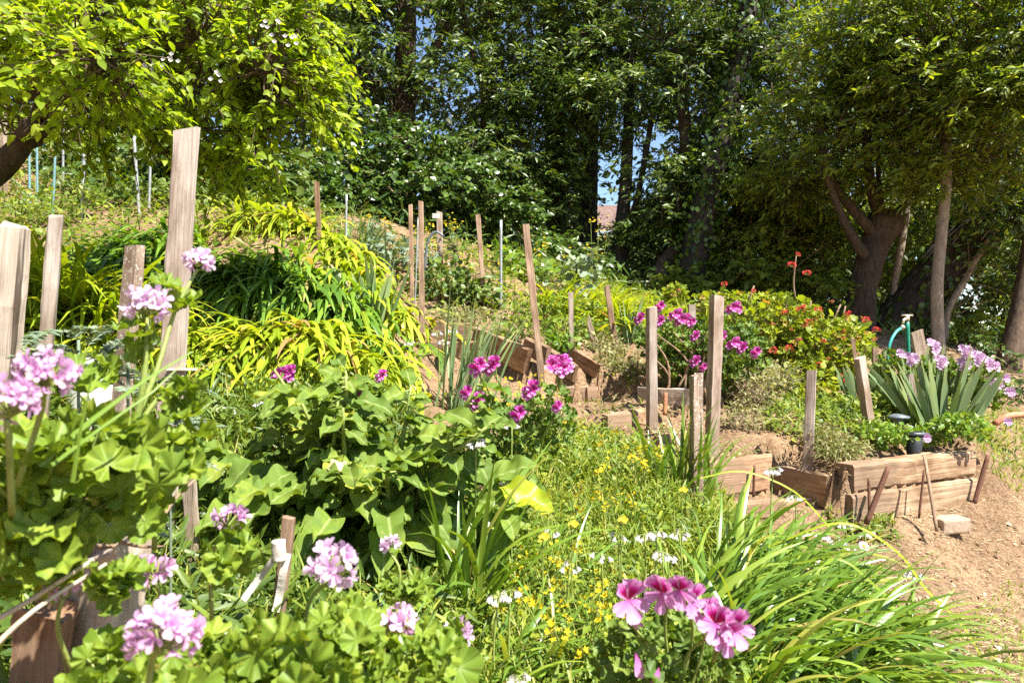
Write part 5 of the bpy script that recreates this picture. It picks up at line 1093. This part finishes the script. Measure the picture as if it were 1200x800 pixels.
for px, py in ((928, 386), (907, 380), (891, 397), (970, 420), (1003, 415), (985, 440), (936, 398), (960, 441), (1010, 440), (918, 450)): put(RH[1], P(px, py, 6.5), t, s=U(.35, .55))
mb = MB()
for px in (860, 900, 930, 960, 985): b = G(px, 7.2); tube(mb, [b, b + np.array([U(-.1, .1), -.05, .35]), b + np.array([U(-.2, .2), -.1, .75])], [.016, .012, .008], 6)
tube(mb, [P(932, 350, 7.2), P(930, 330, 7.2), P(933, 300, 7.2)], [.010, .008, .005], 6); mb.build("stems", M['brown_stem'], t, g)
# ------------------------------------------------------------------ white bell flowers (three-cornered garlic)
def garlic_mesh(n=9):
    mb = MB(); ms = MB()
    a = np.arange(n) / n * 6.28 + U(0, .5, n); p = np.stack([np.cos(a) * U(.012, .03, n), np.sin(a) * U(.012, .03, n), U(-.012, .008, n)], -1)
    for k in range(n): place_flower(mb, BELL, p[k], norm(np.array([math.cos(a[k]) * .5, math.sin(a[k]) * .5, -1])), (math.cos(a[k]), math.sin(a[k]), 0), .024)
    sticks(mb, np.zeros((n, 3)), p, .0012, .0010, 1)
    return mb.mesh("flower_head", [M['white'], M['green_stem']])
GAR = [garlic_mesh(9), garlic_mesh(6), garlic_mesh(4)]
def garlic(px, py, Y, k=0, s=1.0, label="nodding white bell-flower on a green stalk among the weeds", group="white bell-flowers among the weeds"):
    g = G(px, Y); p = P(px, py, Y)
    if p[2] < g[2] + .08: p[2] = g[2] + .12
    t = thing("bell_flower", g, label, "flower", group); put(GAR[k], p, t, s=s, rot=(0, 0, U(0, 6))); mb = MB()
    tube(mb, [g - np.array([0, 0, .03]), (g + p) / 2 + np.array([U(-.02, .02), 0, 0]), p], [.0045, .004, .003], 6); mb.build("stalk", M['green_stem'], t, g)
for px, py, Y, k, s in ((770, 622, 2.6, 0, 1.0), (756, 625, 2.65, 1, 1.0), (796, 622, 2.7, 1, 1.0), (776, 646, 2.5, 1, 1.0), (782, 648, 2.55, 2, 1), (705, 648, 2.6, 2, 1.0), (600, 494, 3.0, 1, 1.0), (596, 563, 2.8, 1, 1), (585, 695, 2.1, 1, 1.0), (598, 690, 2.15, 2, 1.0), (608, 792, 1.9, 0, .9), (980, 630, 3.4, 1, 1.1), (1000, 638, 3.4, 1, 1.1), (965, 625, 3.5, 0, 1.1),
     (990, 612, 3.6, 1, 1.0), (1015, 622, 3.5, 1, 1.0), (480, 400, 5.3, 1, 1.0), (645, 620, 2.9, 2, 1), (668, 660, 2.5, 2, 1), (512, 388, 5.2, 1, 1.2), (520, 398, 5.2, 1, 1.2), (530, 385, 5.3, 1, 1.2), (250, 495, 3.6, 2, 1), (280, 480, 3.8, 2, 1), (225, 470, 3.8, 2, 1), (305, 470, 3.9, 2, 1), (725, 625, 2.7, 2, .9)):
    garlic(px, py, Y, k, s)
garlic(558, 515, 2.7, 0, 1.15, "white bell-flower on a tall straight stalk over the big yellow leaf", None)
garlic(906, 548, 3.6, 0, 1.3, "tall white bell-flower in front of the short dark-grained timber", None)
garlic(932, 580, 3.6, 1, 1.15, "drooping white bell-flower right of and below the tall one", None)
garlic(1070, 668, 3.0, 1, 1.2, "lone white bell-flower hanging over the dirt path", None)

# ------------------------------------------------------------------ yellow-flowered weeds
def weed_tree(label, n, h, fl, hs, spread, mat_leaf='weed', group=None, g=None, leaves=40, lsz=.05, flower_mat='yellow', name="yellow_weed", cat="weed"):
    t = thing(name, g, label, cat, group); ms = MB(); mf = MB(); ml = MB()
    tips = g + np.stack([N(0, spread, n), N(0, spread * .7, n), U(.65, 1.1, n) * h], -1); b = g + N(0, .03, (n, 3)) * np.array([1, 1, 0]); b[:, 2] = ground(b[:, 0], b[:, 1]) - .02
    sticks(ms, b, tips, .0035, .002, sag=.02, k=3); ms.build("stems", M['green_stem'], t, g)
    for q in tips:
        m = rng.integers(4, 9); place_flower(mf, STAR, q + N(0, hs, (m, 3)), norm(rng.normal(0, .4, (m, 3)) + np.array([0, -.5, .8])), (0, 1, .2), U(.8, 1.2, m) * fl); mf.build("flower_head", M[flower_mat], t, g); mf = MB()

    i = rng.integers(0, n, leaves); f = U(.05, .8, leaves)[:, None]; p = b[i] * (1 - f) + tips[i] * f; a = U(0, 6.28, leaves)
    inst_any(ml, SM, p, np.stack([np.cos(a), np.sin(a), U(-.2, .6, leaves)], -1), np.stack([N(0, .3, leaves), N(-.2, .3, leaves), np.ones(leaves)], -1), U(.6, 1.3, leaves) * lsz); ml.build("foliage", M[mat_leaf], t, g); return t
proto = weed_tree("yellow-flowered weed growing among the grass in the middle of the bed", 9, .34, .012, .014, .11, g=G(740, 4.1), group="yellow-flowered weeds in the bed")
for px, Y in ((715, 4.3), (760, 4.3), (700, 3.7), (730, 3.6), (662, 4.5), (648, 4.9), (625, 5.0), (610, 5.2), (660, 2.65), (690, 2.5), (640, 2.75), (700, 2.35), (670, 2.25), (610, 4.4), (585, 4.6), (645, 3.3)):
    c = copy_tree(proto); c.location = tuple(G(px, Y)); c.rotation_euler = (0, 0, U(0, 6.28)); s = U(.8, 1.1); c.scale = (s, s, s)
for k, (px, py, Y, n, h, lab) in enumerate(((440, 300, 8.6, 8, .0, "kale gone to yellow flower, left of the slim brown stake"), (505, 270, 8.4, 10, 0, "tall yellow-flowering kale right of the tallest brown stake"), (535, 262, 8.6, 10, 0, "tall yellow-flowering kale beside the small tagged post"), (553, 305, 8.2, 7, 0, "shorter yellow-flowering kale left of the leaning brown stake"), (637, 280, 8.4, 9, 0, "yellow-flowering kale right of the long leaning stake"), (695, 265, 8.6, 12, 0, "grey-leaved kale with yellow flower sprays before the dark trunks"))):
    g = G(px, Y); hh = P(px, py, Y)[2] - g[2]
    weed_tree(lab, max(4, n // 2), max(hh, .35), .018, .035, .15, 'grey_green', None, g, 60, .10, 'yellow', "kale", "kale")
# lemon yellow cup flowers
for px, py, Y, lab in ((670, 615, 2.6, "lemon-yellow cup flower right of the arching pale strap leaves"), (636, 630, 2.45, "lemon-yellow cup flower low in the weeds left of the other, nearer the strap leaves"), (728, 610, 2.7, "lemon-yellow cup flower left of the white bell-flowers"), (799, 575, 3.2, "round yellow-green bloom just left of the lichen-whitened stake")):
    g = G(px, Y); t = thing("cup_flower", g, lab, "flower"); mb = MB(); p = P(px, py, Y); place_flower(mb, CUP, [p, p + np.array([.01, -.01, .005])], (0, -.8, .6), (0, 0, 1), .018); mb.build("petals", M['lemon'], t, g); mb = MB(); sticks(mb, [g], [p], .003, .002); mb.build("stalk", M['green_stem'], t, g)
# daisy by the path
g = G(1012, 3.4); t = thing("daisy", g, "white daisy with a yellow centre at the edge of the strap-leaved clump", "flower"); p = P(1012, 640, 3.2); mb = MB(); place_flower(mb, flower([(PN, R(30 * k), R(15), 1.0, 0) for k in range(12)]), [p], (.1, -.7, .7), (0, 0, 1), .024); mb.build("petals", M['white'], t, g)
mb = MB(); place_flower(mb, STAR, [p + np.array([0, -.004, .004])] * 2, (.1, -.7, .7), (0, 1, .5), .011); mb.build("centre", M['yellow'], t, g); mb = MB(); sticks(mb, [g], [p], .003, .002); mb.build("stalk", M['green_stem'], t, g)

# ------------------------------------------------------------------ kale, herbs, yarrow
def mound(name, label, cat, lobes, n, size, mat, tpl=None, group=None, stem='green_stem', out=.5):
    px, py, Y = lobes[0][:3]; g = G(px, Y); t = thing(name, g, label, cat, group); leafy(t, g, lobes, n, size, mat, tpl or SM, stem=stem, out=out); return t
KALE = [round_leaf, WAVY[1], WAVY[4]]
mound("kale", "blue-green kale rosette on a tall stem, in front of the shaded bench", "kale", [(682, 312, 8.4, .24, .2, .14, .6), (675, 345, 8.4, .15, .15, .12, .4)], 70, .13, 'grey_green', KALE)
mound("kale", "leafy kale mass between the tall brown stakes and the leaning one", "kale", [(520, 330, 8.0, .42, .3, .28, .6), (560, 345, 8.0, .35, .3, .2, .4)], 360, .09, 'dark_weed', KALE)
mound("kale", "kale clump left of the slim brown stake, right of the upper lilies", "kale", [(455, 300, 8.2, .42, .3, .26, 1)], 220, .085, 'grey_green', KALE)
mound("bean_plant", "bright leafy climber mass behind the short metal rod", "plant", [(600, 310, 9.4, .5, .3, .35, .6), (640, 325, 9.2, .35, .3, .25, .4)], 260, .10, 'herb', [round_leaf])
mound("strawberry_patch", "yellow-green low plants carpeting the bed above the slanting boards", "plants", [(615, 385, 7.2, .55, .3, .16, .4), (680, 385, 7.2, .42, .3, .15, .25), (650, 360, 7.7, .6, .4, .12, .35)], 1100, .055, 'weed', [round_leaf, small_leaf])
mound("strawberry_patch", "leafy low plants right of the long leaning stake", "plants", [(655, 400, 6.75, .22, .2, .12, 1)], 260, .05, 'herb', [round_leaf, small_leaf])
mound("cover_plant", "straggly yellow-green plant at the right end of the slanting boards", "plant", [(725, 425, 6.5, .3, .25, .16, .6), (710, 405, 6.9, .25, .25, .14, .4)], 620, .045, 'olive', SM)
mound("cover_plant", "yellowish low plants at the foot of the small-flowered weeds, above the top step", "plant", [(535, 370, 7.3, .4, .25, .12, 1)], 420, .05, 'olive', SM)
mound("daisy_bush", "dry sprawling herb with faded flowers left of the bare dirt patch", "herb", [(880, 455, 5.9, .26, .22, .2, .5), (870, 490, 5.5, .2, .16, .14, .3), (912, 440, 6.1, .22, .2, .15, .2)], 1100, .040, 'olive', SM, stem='dry_stem')
mound("lavender", "grey-green dwarf lavender over the soil behind the left end of the timbers", "herb", [(985, 525, 4.95, .22, .16, .09, .6), (960, 510, 5.1, .16, .14, .09, .4)], 800, .035, 'olive', [small_leaf], out=1.2)
mound("parsley", "bright parsley-like herb around the black pot", "herb", [(1035, 508, 5.15, .24, .16, .08, .5), (1090, 508, 5.3, .16, .14, .08, .3), (1060, 500, 5.6, .25, .12, .08, .2)], 700, .042, 'herb', [round_leaf, small_leaf])
mound("parsley", "bright herb at the foot of the big iris, above the right end of the timbers", "herb", [(1125, 498, 5.2, .22, .18, .09, 1)], 420, .042, 'herb', [round_leaf, small_leaf])
mound("herb_patch", "yellow-green creeping herb below the red geraniums", "herb", [(1000, 480, 5.8, .36, .28, .12, .5), (950, 475, 6.1, .36, .28, .12, .3), (1035, 475, 5.8, .2, .2, .1, .2)], 1300, .042, 'weed', [round_leaf, small_leaf])
mound("mint", "leafy weed growing at the foot of the tilted pipes under the apple tree", "weed", [(100, 228, 8.2, .18, .15, .18, .4), (60, 240, 7.9, .4, .3, .2, .6)], 300, .07, 'weed', [oval_leaf, small_leaf])
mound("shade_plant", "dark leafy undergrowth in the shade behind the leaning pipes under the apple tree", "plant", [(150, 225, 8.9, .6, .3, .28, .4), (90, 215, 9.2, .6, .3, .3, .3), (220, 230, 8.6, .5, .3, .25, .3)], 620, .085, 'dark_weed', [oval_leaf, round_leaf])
mound("mint", "pale weeds at the left edge above the bleached post", "weed", [(20, 245, 7.2, .4, .3, .2, 1)], 300, .06, 'weed', SM)
mound("bank_bush", "sunlit yellow bushes on the bank far behind the apple trunk", "bush", [(60, 150, 12, .9, .5, .4, .5), (130, 165, 12.5, 1.0, .5, .4, .5)], 420, .13, 'olive', SM)
def yarrow(label, px, py, Y, n, L):
    g = G(px, Y); t = thing("yarrow", g, label, "plant"); mb = MB(); ms = mb; c = P(px, py, Y)
    a = U(0, 6.28, n); b = c + N(0, .03, (n, 3)) - np.array([0, 0, .06]); d = norm(np.stack([np.cos(a), np.sin(a) * .7 - .2, U(.1, .9, n)], -1)); L = L * U(.7, 1.2, n)
    m = 26; s = np.linspace(.1, 1, m)
    for i in range(n):
        q = b[i] + d[i] * (L[i] * s)[:, None] - np.array([0, 0, .35]) * (L[i] * s[:, None] ** 2.2); sticks(ms, q[:-1], q[1:], .0022, .002); x = norm(np.cross(d[i], (0, 0, 1)))
        for sg in (-1, 1): inst(mb, small_leaf, q, norm(x * sg + d[i] * .5 + N(0, .1, (m, 3))), norm(np.array([0, -.3, 1]) + N(0, .3, (m, 3))), L[i] * .20 * np.sin(np.pi * np.clip(s, .12, .95)) ** .6, 0, .8)
    mb.build("leaves", M['grey_green'], t, g); mb = MB(); tube(mb, [g, (g + c) / 2, c], [.005, .004, .004], 6); mb.build("stem", M['grey_green'], t, g)
yarrow("grey feathery yarrow leaves between the slim stake and the tub", 92, 398, 1.9, 13, .20)
yarrow("feathery yarrow leaves in front of the white tub", 150, 425, 1.9, 8, .16)
yarrow("feathery yarrow tuft at the foot of the tallest board", 200, 500, 2.0, 11, .18)
yarrow("low feathery yarrow behind the curved bare twig", 165, 590, 2.1, 9, .14)

# ------------------------------------------------------------------ bare twigs and crossing stems at the lower left
def twig(label, pts, r, mat, name="twig", cat="twig"):
    p = [P(*q) for q in pts]; mb = MB(); tube(mb, p, np.linspace(r, r * .55, len(p)), 7, 0, .08); tag(mb.build(name, M[mat], None, p[0]), label, cat)
twig("dark curved bare twig crossing the foot of the tallest board", [(105, 640, 1.5), (150, 637, 1.55), (185, 612, 1.6), (205, 585, 1.65), (228, 562, 1.7)], .0055, 'brown_stem')
twig("dark lower twig forking off toward the short wrapped stake", [(140, 634, 1.5), (165, 640, 1.5), (192, 640, 1.55)], .0045, 'brown_stem')
twig("bleached cane slanting up from the left edge across the corner post, upper one", [(-20, 735, 1.05), (40, 700, 1.08), (110, 655, 1.12)], .0055, 'dry_stem', "dry_cane", "cane")
twig("bleached cane slanting up from the left edge, lower one", [(-20, 770, 1.0), (40, 715, 1.03), (125, 660, 1.1)], .0045, 'dry_stem', "dry_cane", "cane")
twig("pale horizontal cane across the top of the corner post", [(25, 648, 1.25), (85, 632, 1.27), (150, 622, 1.3)], .0045, 'dry_stem', "dry_cane", "cane")
twig("dry straw-coloured stalk behind the tall leggy geranium", [(120, 560, 1.8), (160, 500, 1.85), (215, 440, 1.9)], .004, 'dry_stem', "dry_cane", "cane")
for lab, pts, w in (("long green grass blade crossing in front of the tallest board's foot", [(45, 545, 1.0), (110, 490, 1.05), (170, 445, 1.1), (225, 412, 1.15)], .010), ("second long grass blade parallel below the first", [(60, 545, .98), (120, 500, 1.02), (180, 458, 1.08), (215, 425, 1.12)], .006), ("short upright grass blade crossing the two slanting ones", [(85, 565, 1.0), (95, 500, 1.0), (108, 440, 1.0)], .007)):
    q = np.array([P(*p) for p in pts]); mb = MB(); d = np.diff(q, axis=0); n = len(q); tg = norm(np.gradient(q, axis=0)); sd = norm(np.cross(tg, (.1, -1, .25))); ww = np.linspace(w, w * .3, n)[:, None] / 2
    v = np.stack([q - sd * ww, q + norm(np.cross(sd, tg)) * ww * .4, q + sd * ww], 1).reshape(-1, 3); f = []
    for i in range(n - 1):
        for j in range(2): f += [i * 3 + j, i * 3 + j + 1, i * 3 + j + 4, i * 3 + j + 3]
    mb.add(v, f, [4] * (2 * (n - 1))); tag(mb.build("grass_blade", M['strap'], None, q[0]), lab, "grass blade")

# ------------------------------------------------------------------ ground cover nobody could count
lance = patch(2, 3, lambda t, u: [.02, .085, .07, .01][round(t * 3)], lambda t, u: -.12 * t * t, .3)
def cover(name, label, cat, areas, mats):
    """areas: (outline, y0, y1, grass n, grass length, leaf n, leaf size)"""
    mb = MB()
    for poly, y0, y1, ng, gl, nl, ls, lift in areas:
        if ng:
            b = scatter(ng, poly, y0, y1); n = len(b); b[:, 2] -= .01; blades(mb, b, U(0, 6.28, n), U(.0, .6, n), U(.2, 1.6, n), U(.4, 1.2, n) * gl, U(.6, 1.3, n) * .006 * (1 + b[:, 1] * .12), 4, .12, 0, N(0, .4, n), pw=1.4)
        if nl:
            b = scatter(nl, poly, y0, y1); n = len(b); b[:, 2] += U(.0, 1, n) ** 1.5 * lift; a = U(0, 6.28, n)
            inst_any(mb, [small_leaf, oval_leaf, round_leaf], b, np.stack([np.cos(a), np.sin(a), U(-.2, .7, n)], -1), np.stack([N(0, .4, n), N(-.3, .4, n), np.ones(n)], -1), U(.5, 1.4, n) * ls, 1)
            b = scatter(nl // 2, poly, y0, y1); n = len(b); b[:, 2] += U(.0, 1, n) ** 1.3 * lift * 1.2; a = U(0, 6.28, n)
            inst(mb, lance, b, np.stack([np.cos(a), np.sin(a), U(-.1, 1.6, n)], -1), np.stack([N(0, .4, n), N(-.5, .3, n), np.ones(n) * .7], -1), U(.6, 1.4, n) * ls * 2.0, 1)
    return tag(mb.build(name, [M[m] for m in mats]), label, cat, kind='stuff')
MEADOW = [(470, 960), (490, 660), (555, 590), (640, 548), (720, 552), (780, 580), (830, 610), (850, 650), (900, 660), (960, 720), (1010, 830), (1010, 960)]
cover("weeds", "tangle of grass and small weeds covering the middle bed", "weeds", [(MEADOW, 1.6, 4.4, 8000, .25, 11000, .030, .16), ([(560, 570), (600, 505), (690, 500), (740, 520), (800, 545), (830, 600), (700, 570)], 3.6, 5.6, 1000, .12, 2500, .035, .08), ([(720, 570), (840, 590), (900, 640), (760, 640)], 2.6, 4.6, 700, .24, 800, .04, .15)], ['grass', 'weed'])
LEFT = [(-430, 1000), (-430, 420), (120, 455), (260, 455), (420, 450), (470, 440), (500, 560), (500, 1000)]
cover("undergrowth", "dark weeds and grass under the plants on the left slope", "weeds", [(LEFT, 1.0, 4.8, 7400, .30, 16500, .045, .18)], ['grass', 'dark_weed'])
UPPER = [(-430, 300), (-430, 60), (230, 150), (300, 230), (480, 285), (600, 300), (760, 345), (900, 372), (900, 400), (740, 390), (700, 400), (560, 372), (480, 372), (440, 330)]
cover("terrace_weeds", "low mixed weeds over the upper terraces and bank", "weeds", [(UPPER, 5.0, 13, 4600, .24, 15500, .06, .16)], ['grass', 'weed'])
cover("bed_weeds", "short weeds on the soil of the right-hand beds", "weeds", [([(890, 470), (1010, 470), (1150, 470), (1160, 520), (1040, 530), (980, 538), (930, 520), (890, 500)], 4.6, 7.5, 700, .12, 3000, .035, .08)], ['grass', 'weed'])
cover("path_grass", "thin yellow-green grass and moss along the right edge of the path", "grass", [([(1140, 540), (1160, 480), (1480, 440), (1480, 610), (1190, 580)], 4.5, 8, 2300, .10, 2600, .03, .04), ([(1100, 770), (1160, 700), (1230, 640), (1480, 600), (1480, 900), (1090, 830)], 2.2, 4.6, 1500, .06, 1100, .018, .02), ([(960, 600), (1040, 606), (1060, 640), (985, 640)], 3.5, 4.9, 90, .1, 200, .03, .05)], ['grass', 'weed'])
cover("step_grass", "sparse dry grass on the earth between the steps", "grass", [([(640, 440), (760, 440), (840, 520), (900, 530), (900, 560), (800, 540), (700, 500)], 4.6, 7, 160, .08, 250, .03, .05), ([(690, 430), (760, 425), (770, 450), (700, 460)], 5.5, 7, 90, .08, 200, .03, .05)], ['grass', 'olive'])
FOREST = [(-300, 240), (-300, 80), (280, 225), (600, 280), (820, 345), (1000, 372), (1450, 395), (1450, 450), (1000, 395), (760, 355), (560, 300)]
cover("forest_floor_plants", "shaded low plants on the ground beneath the trees", "undergrowth", [(FOREST, 8.5, 16, 1000, .3, 7500, .10, .25)], ['grass', 'ivy'])
# straw, mulch and clods on bare soil
mb = MB(); PATH = [(1000, 830), (960, 640), (1000, 610), (1140, 590), (1230, 560), (1480, 540), (1480, 880), (1000, 880)]
b = np.concatenate([scatter(8200, PATH, 2.2, 6), scatter(900, [(640, 440), (760, 440), (840, 520), (960, 590), (900, 610), (830, 560), (700, 500)], 4.4, 7), scatter(500, [(470, 370), (560, 380), (600, 440), (480, 440)], 5.8, 7.6), scatter(700, [(880, 480), (960, 490), (1000, 540), (1000, 600), (940, 540)], 4.5, 6.2)])
n = len(b); a = N(-.5, .9, n); L = U(.01, .05, n); d = np.stack([np.cos(a), np.sin(a), N(0, .2, n)], -1); b[:, 2] += .004
mb2 = MB(); s = rng.random(n) < .6
sticks(mb, b[s], (b + d * L[:, None])[s], .0022, .0014, 0, 3); sticks(mb, b[~s], (b + d * L[:, None])[~s], .0028, .0018, 1, 3)
b = np.concatenate([scatter(420, PATH, 2.4, 6), scatter(160, [(640, 440), (760, 440), (840, 520), (960, 590), (900, 610), (830, 560), (700, 500)], 4.4, 7)]); n = len(b); b[:, 2] += .008; inst_any(mb, [oval_leaf, small_leaf], b, np.stack([N(0, 1, n), N(0, 1, n), N(0, .2, n)], -1), np.stack([N(0, .4, n), N(0, .4, n), np.ones(n)], -1), U(.02, .055, n), rng.integers(0, 2, 1)[0])
tag(mb.build("mulch", [M['straw'], M['brown_stem']]), "scattered straw and twig mulch on the bare soil", "mulch", kind='stuff')
mb = MB(); b = np.concatenate([scatter(500, PATH, 2.4, 6), scatter(240, [(640, 440), (760, 440), (840, 520), (960, 590), (900, 610), (830, 560), (700, 500)], 4.4, 7), scatter(300, [(960, 545), (1005, 545), (1005, 615), (970, 600)], 4.4, 5.2)])
n = len(b); oct_ = dict(v=np.array([(1, 0, 0), (0, 1, 0), (-1, 0, 0), (0, -1, 0), (0, 0, .7), (0, 0, -.7)], np.float32) * .5, l=np.array([0, 1, 4, 1, 2, 4, 2, 3, 4, 3, 0, 4, 1, 0, 5, 2, 1, 5, 3, 2, 5, 0, 3, 5]), t=np.full(8, 3), uv=np.zeros((24, 2)))
b2 = scatter(160, PATH, 2.4, 6); inst(mb, oct_, b2, rng.normal(0, 1, (len(b2), 3)), rng.normal(0, 1, (len(b2), 3)), U(.03, .06, len(b2)))
inst(mb, oct_, b, rng.normal(0, 1, (n, 3)), rng.normal(0, 1, (n, 3)), U(.006, .028, n) * U(.5, 1, n)); tag(mb.build("soil_clods", bpy.data.materials["dry soil"], None, smooth=True), "small soil clods and pebbles on the path and steps", "soil", kind='stuff')
